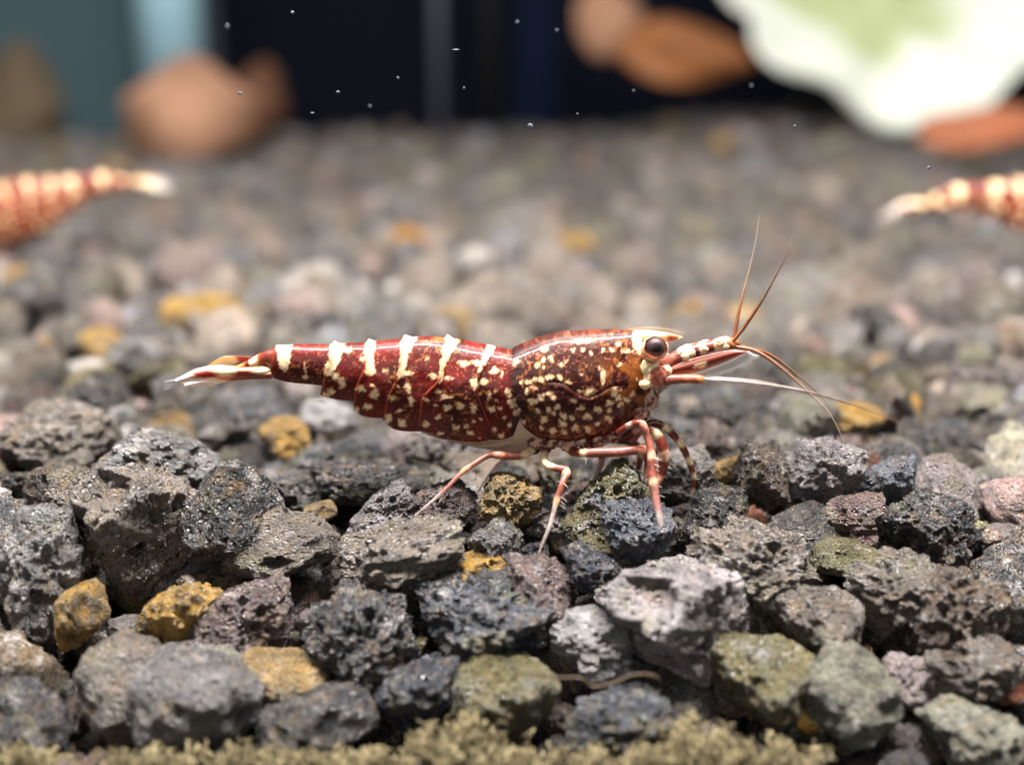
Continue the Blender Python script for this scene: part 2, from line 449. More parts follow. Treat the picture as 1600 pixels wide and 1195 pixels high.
# ---- the other stones of the bed
PAL = [('taupe', 9), ('grey', 9), ('dark', 7), ('black', 4.5), ('slate', 3), ('navy', 1.2), ('ochre', 1.3), ('tan', 1.8), ('lilac', 6), ('blue', 2.5),
       ('brown', 6), ('mauve', 5.5), ('olive', 2), ('green', 3), ('white', 0.25), ('pale', 2.2), ('red', .4)]
PN = [p[0] for p in PAL]; PW = np.array([p[1] for p in PAL]); PW = PW/PW.sum()
WORD = dict(taupe='taupe', grey='grey', dark='dark grey', black='black', slate='slate grey', navy='navy', ochre='ochre', tan='tan', lilac='lilac grey',
            blue='blue grey', brown='brown', mauve='purplish brown', olive='olive', green='greenish grey', white='white', pale='pale grey', red='reddish')

class Grid:
    def __init__(s, c): s.c = c; s.d = {}
    def key(s, x, y): return (int(math.floor(x/s.c)), int(math.floor(y/s.c)))
    def add(s, x, y, r): s.d.setdefault(s.key(x, y), []).append((x, y, r))
    def free(s, x, y, r, k):
        a, b = s.key(x, y)
        for i in range(a-1, a+2):
            for j in range(b-1, b+2):
                for (u, v, q) in s.d.get((i, j), ()):
                    if (u-x)**2+(v-y)**2 < (k*(r+q))**2: return False
        return True
grid = Grid(0.9)
for s in STONES: grid.add(s['p'][0], s['p'][1], s['r']*0.95)

def half_width(y): return 0.46*(y-CAM[1])+0.9+(1.8 if y < 12 else 0)
LEG_TIPS = [at(651, 803, -.26), at(690, 770, -.22), at(840, 868, -.34), at(860, 818, -.28), at(1036, 840, -.38), at(1028, 795, -.3), at(1011, 764, -.15), at(1080, 776, -.06), at(912, 780, .18)]
def near_leg(x, y, r):
    for t in LEG_TIPS:
        if abs(x-t[0]) < r+0.05 and -0.05-r*1.2 < (t[1]-y) < 0.5+r: return True
    return False
fill = []      # x, y, r
def throw(y0, y1, n, r0, r1, k):
    for _ in range(n):
        y = random.uniform(y0, y1); hw = half_width(y); x = random.uniform(-hw, hw)
        r = random.uniform(r0, r1)
        if grid.free(x, y, r, k) and not (r > 0.1 and near_leg(x, y, r)):
            grid.add(x, y, r); fill.append((x, y, r))
throw(-1.5, 3.2, 1900, 0.17, 0.25, 0.84)
throw(-1.5, 3.2, 9500, 0.11, 0.17, 0.80)
throw(-1.5, 3.2, 18000, 0.065, 0.11, 0.78)
throw(-1.5, 3.2, 36000, 0.03, 0.065, 0.78)
throw(3.2, 12, 1200, 0.22, 0.34, 0.85)
throw(12, 29, 2500, 0.24, 0.38, 0.85)
throw(3.2, 12, 7000, 0.14, 0.22, 0.84)
throw(12, 29, 14000, 0.16, 0.26, 0.84)
throw(3.2, 12, 9000, 0.075, 0.13, 0.80)
throw(12, 29, 12000, 0.10, 0.16, 0.80)

def visible(x, y): return abs(x) < 0.43*(y-CAM[1])
near = [s for s in fill if visible(s[0], s[1]) and s[1] < 3.2]
near.sort(key=lambda s: -(s[2]/(s[1]-CAM[1])))
near_set = near[:300-N_HERO]
rest = [s for s in fill if s not in set(near_set)]

def tint(cn, dull):
    """the named colour, dulled towards grey and a little lighter or darker"""
    c = C[cn]; g = sum(c)/3; f = random.uniform(0.62, 1.2)
    if cn in ('ochre', 'orange', 'white', 'tan'): dull *= 0.4
    return [min(250, (v*(1-dull)+(g*t)*dull)*f*w) for v, t, w in zip(c, (1.03, 1.0, 0.97), (1.02, .99, .96))]

def pick():
    return PN[int(RNG.choice(len(PN), p=PW))]

for (x, y, r) in near_set:
    cn = pick(); kind = random.choices('pls', (6, 2.2, 1.8))[0]
    if cn in ('ochre', 'white', 'pale') and r > 0.15: cn = random.choice(('mauve', 'dark'))
    if cn in ('ochre', 'white', 'tan'): kind = random.choice('sl')
    z = float(terrain(x, y)) - r*0.25 - max(0, .17-r)*0.9 + random.uniform(-0.05, 0.06)
    hs = (r*random.uniform(0.95, 1.2), r*random.uniform(0.9, 1.15), r*random.uniform(0.7, 1.0))
    jit = tint(cn, 0.22)
    put_stone((x, y, z), hs, kind, srgb(*jit), (random.uniform(-.5, .5), random.uniform(-.5, .5), random.uniform(0, 6.28)), random.randrange(20))
    STONES[-1].update(cn=cn, r=r)

# labels for them: what they look like and which well-known stone they lie against
DIRS = ['right of', 'behind and right of', 'behind', 'behind and left of', 'left of', 'in front and left of', 'in front of', 'in front and right of']
used = set(s['o']['label'] for s in STONES if 'label' in s['o'].keys())
for s in STONES[N_HERO:]:
    d = sorted(((np.hypot(*(s['p'][:2]-h['p'][:2])), h) for h in STONES[:N_HERO]), key=lambda t: t[0])
    size = 'small' if s['r'] < 0.13 else ('medium' if s['r'] < 0.2 else 'large')
    look = f"{size} {KWORD[s['kind']]} {WORD[s['cn']]} stone"
    done = False
    for n, (dist, h) in enumerate(d[:6]):
        dx, dy = s['p'][:2]-h['p'][:2]
        w = DIRS[int(round(math.atan2(dy, dx)/(math.pi/4))) % 8]
        near_w = 'close ' if dist < 0.5 else ''
        lab = f"{look} {near_w}{w} the {h['short']}"
        if lab not in used and len(lab.split()) <= 16: done = True; break
    used.add(lab)
    tag(s['o'], lab, 'stone', GROUP)

# ---- everything smaller, deeper or farther: loose gravel
def loose(name, items, levels, label):
    V = []; Fs = []; Cc = []; off = 0
    protos = {}
    for (x, y, z, r, lv) in items:
        if lv not in protos:
            protos[lv] = [stone_shape(500+j+lv*20, lv, 0.5 if lv >= 3 else 0.0, 0.6, 0.45) for j in range(8)]
        v, f = random.choice(protos[lv])
        R = np.array(Euler((random.uniform(-.6, .6), random.uniform(-.6, .6), random.uniform(0, 6.28))).to_matrix())
        sc = np.array([r*random.uniform(.9, 1.25), r*random.uniform(.9, 1.2), r*(random.uniform(.7, 1.05) if y < 3.2 else random.uniform(.85, 1.4))])
        V.append((v*sc)@R.T+np.array([x, y, z])); Fs.append(f+off); off += len(v)
        cn = pick()
        if (cn in ('ochre', 'white') and r > 0.19) or (cn in ('pale', 'lilac', 'tan') and r > 0.2 and y < 14): cn = random.choice(('mauve', 'brown', 'dark', 'taupe'))
        jit = tint(cn, 0.22); k = random.choice((.5, .75, 1.0, 1.1, 1.2)) if r < .2 else random.choice((.55, .8, 1.0)); k = min(k, .95) if cn in ('ochre', 'tan', 'olive', 'green', 'white', 'red') else k; jit = [min(225, c*k) for c in jit]
        if r < .11 and random.random() < .05: jit = (228, 224, 222)  # a few small grains painted near white as out-of-focus glints
        Cc.append(np.tile(srgb(*jit), (len(v), 1)))
    me = mesh_np(name, np.concatenate(V), np.concatenate(Fs))
    set_col(me, 'Col', np.concatenate(Cc))
    o = link(name, me, M_GRAVEL)
    return tag(o, label, 'gravel', kind='stuff')

items = []
for (x, y, r) in rest:
    lv = (4 if r > .08 else 3) if y < 2 else (3 if y < 7 else 2)
    items.append((x, y, float(terrain(x, y))-r*0.25-max(0, .15-r)*(1.3 if y < 3.2 else .8)+(random.uniform(-.07, .07) if y < 3.2 else random.uniform(-.20, .16)), r, lv))
for _ in range(3200):      # under the top layer
    y = random.uniform(-1.7, 3.2); hw = half_width(y); x = random.uniform(-hw, hw)
    items.append((x, y, float(terrain(x, y))-random.uniform(0.26, 0.44), random.uniform(0.06, 0.15), 2))
loose('gravel', items, None, 'loose porous grey and brown gravel covering the tank bed to the back')

# ------------------------------------------------------------------ the shrimp
DARK = np.array(srgb(54, 14, 12)); RED = np.array(srgb(98, 18, 12)); BRN = np.array(srgb(66, 34, 22)); AMB = np.array(srgb(140, 78, 28))
CREAM = np.array(srgb(243, 216, 170)); PALE = np.array(srgb(226, 200, 178)); RUST = np.array(srgb(158, 58, 36)); BLK = np.array(srgb(40, 12, 14))

def polyline(pts, t):
    pts = np.asarray(pts, float)
    seg = np.linalg.norm(np.diff(pts, axis=0), axis=1); s = np.concatenate([[0], np.cumsum(seg)]); s /= s[-1]
    # Catmull-Rom through the points, parametrised by length
    n = len(pts); m = np.zeros_like(pts)
    for i in range(n):
        a, b = max(i-1, 0), min(i+1, n-1)
        m[i] = (pts[b]-pts[a])/(s[b]-s[a])
    t = np.clip(t, 0, 1); i = np.clip(np.searchsorted(s, t, side='right')-1, 0, n-2)
    h = s[i+1]-s[i]; u = (t-s[i])/h
    u = u[:, None]; h = h[:, None]
    return (2*u**3-3*u**2+1)*pts[i] + (u**3-2*u**2+u)*h*m[i] + (-2*u**3+3*u**2)*pts[i+1] + (u**3-u**2)*h*m[i+1]

def shade(cx, cy):
    """pigment of the shell at side-view coordinates (photo pixels)"""
    n = len(cx)
    p = np.stack([cx*0.02, cy*0.02, np.zeros(n)], 1)
    w1 = fbm(p*1.2, 4, 3); w2 = fbm(p*4.0+9, 3, 5); w3 = fbm(p*9+2, 2, 8)
    car = sstep(795, 812, cx)                                    # carapace is browner than the abdomen
    base = RED[None]*(1-sstep(-.35, .5, w1))[:, None] + DARK[None]*sstep(-.35, .5, w1)[:, None]
    cb = DARK[None]*(1-sstep(-.3, .4, w2))[:, None] + BRN[None]*sstep(-.3, .4, w2)[:, None]
    front = sstep(900, 1000, cx)*sstep(545, 575, cy)*(1-sstep(620, 650, cy))
    cb = cb*(1-(front*sstep(-.35, .4, w2))[:, None]) + AMB[None]*(front*sstep(-.35, .4, w2))[:, None]
    low = sstep(640, 675, cy)
    cb = cb*(1-0.6*low[:, None]) + RED[None]*0.75*(0.6*low[:, None])
    top = 1-sstep(525, 548, cy)
    tm = (top*sstep(-.1, .4, w3))[:, None]*0.7
    cb = cb*(1-tm)+np.array(srgb(140, 60, 36))[None]*tm
    base = base*(1-car[:, None]) + cb*car[:, None]
    ab = (sstep(-.1, .45, w2)*(1-car)*0.6)[:, None]
    base = base*(1-ab) + np.array(srgb(70, 22, 14))[None]*ab
    w4 = fbm(np.stack([cx*.33, cy*.33, np.zeros(n)], 1), 2, 18)
    fs = (sstep(.42, .62, w4)*(1-sstep(570, 600, cy)*.4)*0.55)[:, None]
    base = base*(1-fs) + np.array(srgb(190, 110, 84))[None]*fs
    seam = (sstep(797, 801, cx)*(1-sstep(0, 9, cx-(812+0.16*np.clip(cy-600, 0, 90)))))[:, None]*0.85
    base = base*(1-seam) + np.array(srgb(40, 14, 12))[None]*seam
    # amber freckles between the spots
    fr = (sstep(0.28, 0.5, w3)*sstep(-0.1, 0.3, w1)*0.55)[:, None]
    base = base*(1-fr) + np.array(srgb(176, 110, 52))[None]*fr
    return base

SPOTS = []      # x, y, rx, ry in photo pixels
def zsp(ox, oy, lst):
    for q in lst:
        rx = q[2]; ry = q[3] if len(q) > 3 else q[2]
        SPOTS.append((ox+q[0]/4, oy+q[1]/4, rx/4, ry/4))
zsp(600, 480, [(1000, 330, 15), (1050, 320, 14, 20), (960, 365, 14), (1000, 375, 9), (1105, 360, 14), (1135, 335, 7), (855, 467, 17), (905, 460, 26, 16),
    (945, 455, 20, 14), (987, 452, 22, 20), (1040, 438, 22, 18), (1098, 440, 14, 20), (1150, 475, 18, 10), (930, 588, 24, 20), (895, 525, 14, 18), (985, 565, 22, 22),
    (1030, 540, 16, 12), (1055, 572, 14, 16), (940, 505, 14, 9), (1028, 640, 20), (1080, 625, 17), (1063, 662, 14), (1005, 707, 26, 18), (960, 652, 18, 12),
    (1125, 680, 19), (1180, 686, 15, 19), (1108, 730, 24, 22), (1055, 775, 23, 21), (1125, 782, 21, 18), (1180, 588, 16, 12), (1230, 630, 28, 12), (1270, 686, 23, 19),
    (1195, 760, 22, 20), (1275, 762, 22, 18), (1335, 640, 22, 18), (1335, 730, 20, 16), (1410, 597, 28, 20), (1445, 530, 28, 26), (1468, 568, 20, 22), (1475, 616, 22, 16),
    (1520, 575, 22, 16), (1400, 695, 20), (1555, 542, 12), (1582, 447, 12), (1215, 525, 12), (1282, 520, 34, 14), (1275, 545, 30, 8), (1410, 650, 16), (1370, 430, 22, 48),
    (1230, 415, 12, 8), (1475, 355, 14, 11), (1525, 278, 30, 14), (1370, 270, 14), (1295, 285, 14), (1240, 265, 10), (1245, 212, 60, 16), (1000, 265, 26, 14),
    (1470, 235, 14), (1420, 272, 12), (985, 755, 16), (1420, 700, 12), (1180, 270, 8), (1340, 380, 8), (830, 345, 26, 16),
    # abdomen, first to third segment
    (690, 400, 24, 20), (740, 415, 10, 16), (625, 470, 32, 20), (560, 475, 18, 32), (675, 640, 20), (700, 520, 9), (725, 625, 11), (750, 690, 13), (685, 767, 17), (735, 802, 22, 16),
    (780, 535, 18, 26), (800, 600, 22, 24), (832, 655, 20, 26), (870, 712, 16), (700, 582, 9), (790, 735, 14), (660, 550, 11, 18),
    (340, 525, 20, 16), (395, 557, 38, 13), (260, 580, 19), (320, 612, 13), (392, 632, 25, 21), (475, 620, 24, 20), (552, 637, 18, 22), (348, 790, 22, 19), (450, 755, 20, 16),
    (515, 750, 12), (545, 786, 19), (560, 715, 13), (345, 685, 16), (505, 350, 42, 20), (575, 340, 26, 18), (272, 315, 11), (305, 432, 28, 24), (400, 438, 26, 8),
    (260, 725, 18, 22), (290, 802, 18), (595, 815, 12), (550, 600, 11), (430, 690, 9), (610, 700, 9),
    (152, 510, 16, 32), (168, 590, 22, 30), (50, 567, 24, 14), (128, 415, 40, 18), (95, 645, 16, 11), (115, 722, 30, 28), (25, 700, 20, 30), (90, 490, 9)])
zsp(250, 480, [(1340, 545, 28, 28), (1250, 512, 28, 16), (1330, 490, 14), (1300, 627, 22, 18), (1225, 640, 24, 26), (1410, 388, 13, 10), (1312, 400, 30, 28),
    (1270, 330, 14), (1060, 400, 30, 34), (1095, 440, 30, 22), (1138, 470, 18, 32), (1072, 522, 22, 16), (1030, 552, 40, 16), (1045, 360, 16), (1160, 265, 30, 14),
    (905, 432, 15, 17), (905, 385, 9, 24)])
BANDS = [  # polyline of a cream bar with widths
    [(443, 536, 13), (443, 555, 13), (444, 572, 8)],
    [(527, 534, 12), (525, 553, 10), (520, 573, 8)],
    [(581, 532, 8), (576, 552, 8), (577, 575, 7)],
    [(640, 526, 14), (632, 550, 9), (627, 580, 6), (622, 590, 3)],
    [(708, 528, 13), (698, 550, 8), (691, 580, 4), (687, 597, 3)],
    [(770, 538, 9), (760, 556, 6), (750, 578, 4)],
]
def cream_mask(cx, cy):
    n = len(cx)
    p = np.stack([cx*0.11, cy*0.11, np.zeros(n)], 1)
    wx = cx + 5.5*fbm(p, 4, 40, .62); wy = cy + 5.5*fbm(p+31, 4, 44, .62)
    best = np.full(n, 9.0)
    for (x, y, rx, ry) in SPOTS:
        d = np.sqrt(((wx-x)/rx)**2+((wy-y)/ry)**2)
        d = (d-1)*min(rx, ry)
        best = np.minimum(best, d)
    for b in BANDS:
        for (x0, y0, r0), (x1, y1, r1) in zip(b[:-1], b[1:]):
            dx, dy = x1-x0, y1-y0
            t = np.clip(((wx-x0)*dx+(wy-y0)*dy)/(dx*dx+dy*dy), 0, 1)
            d = np.hypot(wx-x0-t*dx, wy-y0-t*dy)-(r0+(r1-r0)*t)*.84
            best = np.minimum(best, d)
    # cream face round the eye
    d = np.sqrt(((wx-1003)/15)**2+((wy-533)/21)**2); best = np.minimum(best, (d-1)*14)
    fine = 1.1*fbm(p*3.4, 3, 60)
    return 1-sstep(-2.6, 1.8, best+fine*2.0)

def colours(cx, cy):
    c = shade(cx, cy); m = cream_mask(cx, cy)[:, None]
    tone = (0.9+0.12*fbm(np.stack([cx*.15, cy*.15, cx*0], 1), 2, 70))[:, None]
    # orange halo at the rim of each cream mark
    h = (m*(1-m)*4)**1.0*0.5
    c = c*(1-h)+np.array(srgb(190, 92, 40))[None]*h
    return c*(1-m) + CREAM[None]*tone*m

def coons(top, bot, rear, front, nu, nv):
    """patch between four edge curves; u rear -> front, v bottom -> top"""
    u = np.linspace(0, 1, nu); v = np.linspace(0, 1, nv)
    T, B = polyline(top, u), polyline(bot, u)
    R, Fr = polyline(rear[::-1], v), polyline(front[::-1], v)
    U, Vv = np.meshgrid(u, v, indexing='ij'); U = U[..., None]; Vv = Vv[..., None]
    P = (1-Vv)*B[:, None]+Vv*T[:, None] + (1-U)*R[None]+U*Fr[None]
    P -= (1-U)*(1-Vv)*B[0]+U*(1-Vv)*B[-1]+(1-U)*Vv*T[0]+U*Vv*T[-1]
    return P, u, v

def plate(name, parent, top, bot, rear, front, wid, phi0=-48, flare=4.0, step=1.3, mat=None, dent=None, edge=None):
    """one arched shell plate: near half from its seen outline, far half its mirror image; rolled rim for thickness"""
    L1 = np.linalg.norm(np.diff(np.asarray(top, float), axis=0), axis=1).sum()
    L2 = np.linalg.norm(np.diff(np.asarray(rear, float), axis=0), axis=1).sum()
    nu = max(12, int(max(L1, 60)/step)); nv = max(20, int(L2/step))
    P, u, v = coons(top, bot, rear, front, nu, nv)
    s0 = math.sin(math.radians(phi0))
    hh = v*(1-s0)+s0                        # sine of the section angle
    g = np.sqrt(np.clip(1-hh**2, 0, None))  # half width factor
    wu = np.interp(u, np.linspace(0, 1, len(wid)), wid)
    Wd = wu[:, None]*g[None]
    fl = flare*(1-sstep(0, 0.16, u))        # rear rim rides over the next plate
    Wd = Wd + fl[:, None]*np.sqrt(g)[None]
    px = P[..., 0]; py = P[..., 1] - fl[:, None]*(v[None]**3)
    if dent is not None:                    # a groove pressed into the side, with a soft lip under it
        D = np.full(px.shape, 1e3); S = np.zeros(px.shape)
        q = polyline(dent, np.linspace(0, 1, 60))
        for i in range(60):
            d = np.hypot(px-q[i, 0], py-q[i, 1]); c = d < D
            D = np.where(c, d, D); S = np.where(c, py-q[i, 1], S)
        sd = np.sign(S)*D
        fade = sstep(0, 14, px-850)*(1-sstep(958, 984, px))
        Wd = Wd + fade*(-2.0*np.exp(-(sd/1.5)**2) + 0.8*np.exp(-((sd-5)/5.0)**2))
    # low swellings so the plate does not read as turned on a lathe
    Wd = Wd*(1+0.035*fbm(np.stack([px.ravel()*.03, py.ravel()*.03, px.ravel()*0], 1), 3, 12).reshape(px.shape))
    near = at(px.ravel(), py.ravel(), -(Wd*PXCM).ravel()).reshape(nu, nv, 3)
    far = near*np.array([1, -1, 1])
    full = np.concatenate([near, far[:, ::-1][:, 1:]], 1)       # nu x (2nv-1)
    cx = np.concatenate([px, px[:, ::-1][:, 1:]], 1); cy = np.concatenate([P[..., 1], P[..., 1][:, ::-1][:, 1:]], 1)
    # rolled rim
    def rim(a, d):  # extend grid by one ring pulled inwards
        ctr = full.mean((0, 1))
        return a
    nw = full.shape[1]
    cen = full.mean(1, keepdims=True)
    inner = full + (cen-full)/np.maximum(np.linalg.norm(cen-full, axis=2, keepdims=True), 1e-6)*0.012
    G = np.empty((nu+2, nw+2, 3)); G[1:-1, 1:-1] = full
    G[0, 1:-1] = inner[0]; G[-1, 1:-1] = inner[-1]; G[1:-1, 0] = inner[:, 0]; G[1:-1, -1] = inner[:, -1]
    for a, b in ((0, 0), (0, -1), (-1, 0), (-1, -1)): G[a, b] = inner[a, b]
    pad = lambda A: np.pad(A, 1, mode='edge')
    cx, cy = pad(cx), pad(cy)
    a, b = G.shape[:2]
    idx = np.arange(a*b).reshape(a, b)
    Fq = np.stack([idx[:-1, :-1], idx[1:, :-1], idx[1:, 1:], idx[:-1, 1:]], -1).reshape(-1, 4)
    me = mesh_np(name, G.reshape(-1, 3), Fq)
    col = colours(cx.ravel(), cy.ravel())
    uu = np.pad(np.repeat(u[:, None]*L1, nw, 1), 1, mode='edge').ravel()
    ln = (np.exp(-((uu-1.5)/1.6)**2)*0.55)[:, None]
    col = col*(1-ln)+np.array(edge if edge is not None else srgb(150, 74, 40))[None]*ln
    set_col(me, 'Col', col)
    return link(name, me, mat or M_SHELL, parent)

def tube(name, parent, pts, radii, stops, mat=None, seg=12, n=None, flat=1.0, bump=None):
    """tapered limb through (px, py, depth cm); stops: (t, colour, alpha)"""
    pts = np.array([[p[0], p[1], (p[2] if len(p) > 2 else 0)/PXCM] for p in pts], float)
    L = np.linalg.norm(np.diff(pts, axis=0), axis=1).sum()
    n = n or int(np.clip(L/2.0, 12, 160))
    t = np.linspace(0, 1, n)
    q = polyline(pts, t)
    ctr = at(q[:, 0], q[:, 1], q[:, 2]*PXCM)
    r = np.interp(t, np.linspace(0, 1, len(radii)) if not isinstance(radii[0], tuple) else [x[0] for x in radii],
                  radii if not isinstance(radii[0], tuple) else [x[1] for x in radii])*PXCM*(0.79 if name in ('walking_leg', 'claw_leg', 'maxilliped') else 1.0)
    tan = np.gradient(ctr, axis=0); tan /= np.linalg.norm(tan, axis=1)[:, None]
    ref = np.array([0, 1.0, 0.02])
    s1 = np.cross(tan, ref); s1 /= np.linalg.norm(s1, axis=1)[:, None]
    s2 = np.cross(tan, s1)
    ang = np.linspace(0, 2*math.pi, seg, endpoint=False)
    V = ctr[:, None]+r[:, None, None]*(np.cos(ang)[None, :, None]*s1[:, None]+flat*np.sin(ang)[None, :, None]*s2[:, None])
    V = V.reshape(-1, 3)
    idx = np.arange(n*seg).reshape(n, seg); nx_ = np.roll(idx, -1, 1)
    F = [tuple(x) for x in np.stack([idx[:-1], nx_[:-1], nx_[1:], idx[1:]], -1).reshape(-1, 4)]
    V = np.concatenate([V, ctr[:1], ctr[-1:]]); c0, c1 = n*seg, n*seg+1
    F += [(c0, int(nx_[0, k]), int(idx[0, k])) for k in range(seg)]+[(c1, int(idx[-1, k]), int(nx_[-1, k])) for k in range(seg)]
    st = np.array([s[0] for s in stops]); sc_ = np.array([s[1] for s in stops]); sa = np.array([s[2] if len(s) > 2 else 1.0 for s in stops])
    col = np.stack([np.interp(t, st, sc_[:, k]) for k in range(3)], 1); al = np.interp(t, st, sa)
    gr = 1+0.25*fbm(np.stack([q[:, 0]*.12, q[:, 1]*.12, t*0], 1), 2, 5); col = np.clip(col*gr[:, None], 0, 1)
    tt = np.clip(t[:, None]+(0.022*80/max(L, 40))*fbm(np.stack([np.repeat(q[:, 0], seg)*.14+np.tile(np.cos(ang), n)*1.3, np.repeat(q[:, 1], seg)*.14, np.tile(np.sin(ang), n)*1.3], 1), 3, 6).reshape(n, seg)*1.6, 0, 1)
    colg = np.stack([np.interp(tt, st, sc_[:, k]) for k in range(3)], -1)
    mott = 1+0.75*fbm(np.stack([np.repeat(q[:, 0], seg)*.3+np.tile(np.cos(ang), n)*1.5, np.repeat(q[:, 1], seg)*.3, np.tile(np.sin(ang), n)*1.5], 1), 3, 16).reshape(n, seg)
    colg = np.clip(colg*mott[..., None], 0, 1)
    col = np.concatenate([colg.reshape(-1, 3), col[:1], col[-1:]]); al = np.concatenate([np.repeat(al, seg), al[:1], al[-1:]])
    me = mesh_np(name, V, F)
    set_col(me, 'Col', col, al)
    return link(name, me, mat or M_LIMB, parent)

def bands(*seq):
    """sharp colour bands: (t_end, colour, alpha)"""
    out = []; t0 = 0.0
    for (t1, c, a) in seq:
        w = min(0.014, (t1-t0)*.3); out += [(t0+w, c, a), (t1-w, c, a)]; t0 = t1
    return out

def hairs(name, parent, lst, r0=0.9, col=(0.8, 0.74, 0.68), alpha=0.55, mat=None):
    """a tuft of bristles, each a thin tapered three-sided hair: list of [(px,py,y), (px,py,y), ...]"""
    V = []; Fc = []; off = 0; n = 6
    for pts in lst:
        pts = np.array([[p[0], p[1], p[2]/PXCM] for p in pts], float)
        q = polyline(pts, np.linspace(0, 1, n)); ctr = at(q[:, 0], q[:, 1], q[:, 2]*PXCM)
        r = np.linspace(r0, 0.25, n)*PXCM
        for k in range(3):
            a = k*2.094
            V.append(ctr+np.stack([r*math.cos(a)*.7, r*math.sin(a), r*math.cos(a)*.7], 1))
        for k in range(3):
            a0 = off+k*n; b0 = off+((k+1) % 3)*n
            for i in range(n-1): Fc.append((a0+i, b0+i, b0+i+1, a0+i+1))
        off += 3*n
    me = mesh_np(name, np.concatenate(V), Fc)
    set_col(me, 'Col', np.tile(col, (off, 1)), np.full(off, alpha))
    return link(name, me, mat or M_HAIR, parent)

def blob(name, parent, c, rad, colf, mat, level=4, alpha=1.0):
    v, f = ico(level)
    o3 = at(*c)
    V = v*(1+0.34*fbm(v*1.9+c[0], 3, int(c[1])))[:, None]*np.array(rad)*PXCM+o3
    me = mesh_np(name, V, f)
    cc = colf(v) if callable(colf) else np.tile(colf, (len(v), 1))
    set_col(me, 'Col', cc, np.full(len(v), alpha))
    return link(name, me, mat, parent)

def ball(name, parent, c, rad, col, mat):
    v, f = ico(5)
    me = mesh_np(name, v*np.array(rad)*PXCM+at(*c), f); k = sstep(.80, .97, v@np.array([.05, (-1 if c[2] < 0 else 1)*.97, .2]))[:, None]; set_col(me, 'Col', np.array([.052, .024, .024])[None]*(1-k)+np.array([.010, .006, .008])[None]*k)
    return link(name, me, mat, parent)

root = bpy.data.objects.new('shrimp', None); COL.objects.link(root)
tag(root, 'dark red shrimp with cream bands and spots, in sharp focus at the centre', 'shrimp', 'shrimps in the tank')

# -- body under the plates (pale, shows at the belly)
def body_mesh():
    top = [(428, 556), (520, 548), (640, 540), (740, 548), (803, 560), (860, 535), (940, 528), (1000, 530), (1040, 550), (1062, 566)]
    bot = [(428, 586), (500, 598), (556, 624), (610, 656), (660, 676), (720, 694), (790, 706), (850, 702), (930, 688), (985, 668), (1020, 625), (1060, 592)]
    n = 150; seg = 40
    t = np.linspace(0, 1, n)
    T = polyline(top, t); B = polyline(bot, t)
    w = np.interp(t, [0, .12, .3, .5, .62, .8, .92, 1], [16, 20, 32, 38, 40, 42, 28, 10])
    ang = np.linspace(0, 2*math.pi, seg, endpoint=False)
    mid = (T+B)/2; half = (T-B)/2
    px = mid[:, None, 0]+half[:, None, 0]*np.sin(ang)[None]; py = mid[:, None, 1]+half[:, None, 1]*np.sin(ang)[None]
    Y = (w[:, None]*np.cos(ang)[None]*PXCM)
    nearY = np.abs(Y)
    V = at(px.ravel(), py.ravel(), -nearY.ravel()).reshape(n, seg, 3)
    V[..., 1] = Y
    V = V.reshape(-1, 3)
    idx = np.arange(n*seg).reshape(n, seg); nx_ = np.roll(idx, -1, 1)
    F = [tuple(map(int, x)) for x in np.stack([idx[:-1], nx_[:-1], nx_[1:], idx[1:]], -1).reshape(-1, 4)]
    F += [tuple(int(k) for k in idx[0]), tuple(int(k) for k in idx[-1][::-1])]
    me = mesh_np('body', V, F)
    cx, cy = px.ravel(), py.ravel()
    m = sstep(0.05, .45, fbm(np.stack([cx*.09, cy*.09, cx*0], 1), 3, 77))*sstep(820, 860, cx)
    col = np.array(srgb(196, 168, 144))[None]*(1-m[:, None])+np.array(srgb(110, 34, 22))[None]*m[:, None]
    set_col(me, 'Col', col)
    return link('body', me, M_BELLY, root)
body_mesh()

# -- shell plates, tail to head (rear edge listed top to bottom)
plate('abdominal_segment', root, [(430, 541), (460, 539), (520, 539), (530, 539)], [(427, 591), (450, 597), (500, 602), (522, 606)],
      [(430, 541), (424, 560), (423, 578), (427, 591)], [(530, 539), (532, 565), (530, 590), (522, 606)], [18, 23, 27], flare=1.0)
plate('abdominal_segment', root, [(520, 539), (550, 537), (590, 535)], [(500, 617), (525, 624), (550, 626), (585, 630)],
      [(520, 539), (516, 560), (508, 580), (504, 600), (500, 617)], [(590, 535), (592, 570), (590, 605), (585, 630)], [27, 31, 34])
plate('abdominal_segment', root, [(574, 536), (605, 533), (650, 528)], [(552, 640), (565, 649), (590, 653), (625, 650)],
      [(574, 536), (570, 560), (566, 580), (556, 605), (552, 640)], [(650, 528), (650, 570), (645, 615), (625, 650)], [34, 38, 41])
plate('abdominal_segment', root, [(630, 530), (665, 527), (720, 533)], [(598, 656), (615, 670), (640, 674), (680, 672)],
      [(630, 530), (626, 560), (620, 590), (605, 622), (598, 656)], [(720, 533), (715, 580), (700, 635), (680, 672)], [41, 44, 46])
plate('abdominal_segment', root, [(755, 540), (780, 545), (812, 551)], [(742, 682), (770, 687), (795, 684), (818, 668)],
      [(755, 540), (748, 575), (742, 610), (742, 650), (742, 682)], [(812, 551), (808, 590), (812, 640), (818, 668)], [47, 46, 44], flare=0)
plate('abdominal_segment', root, [(697, 530), (730, 535), (775, 544)], [(653, 664), (675, 679), (705, 687), (745, 690), (776, 684)],
      [(697, 530), (692, 560), (684, 595), (660, 622), (653, 664)], [(775, 544), (758, 572), (745, 605), (758, 648), (776, 684)], [48, 52, 51], flare=4.5)
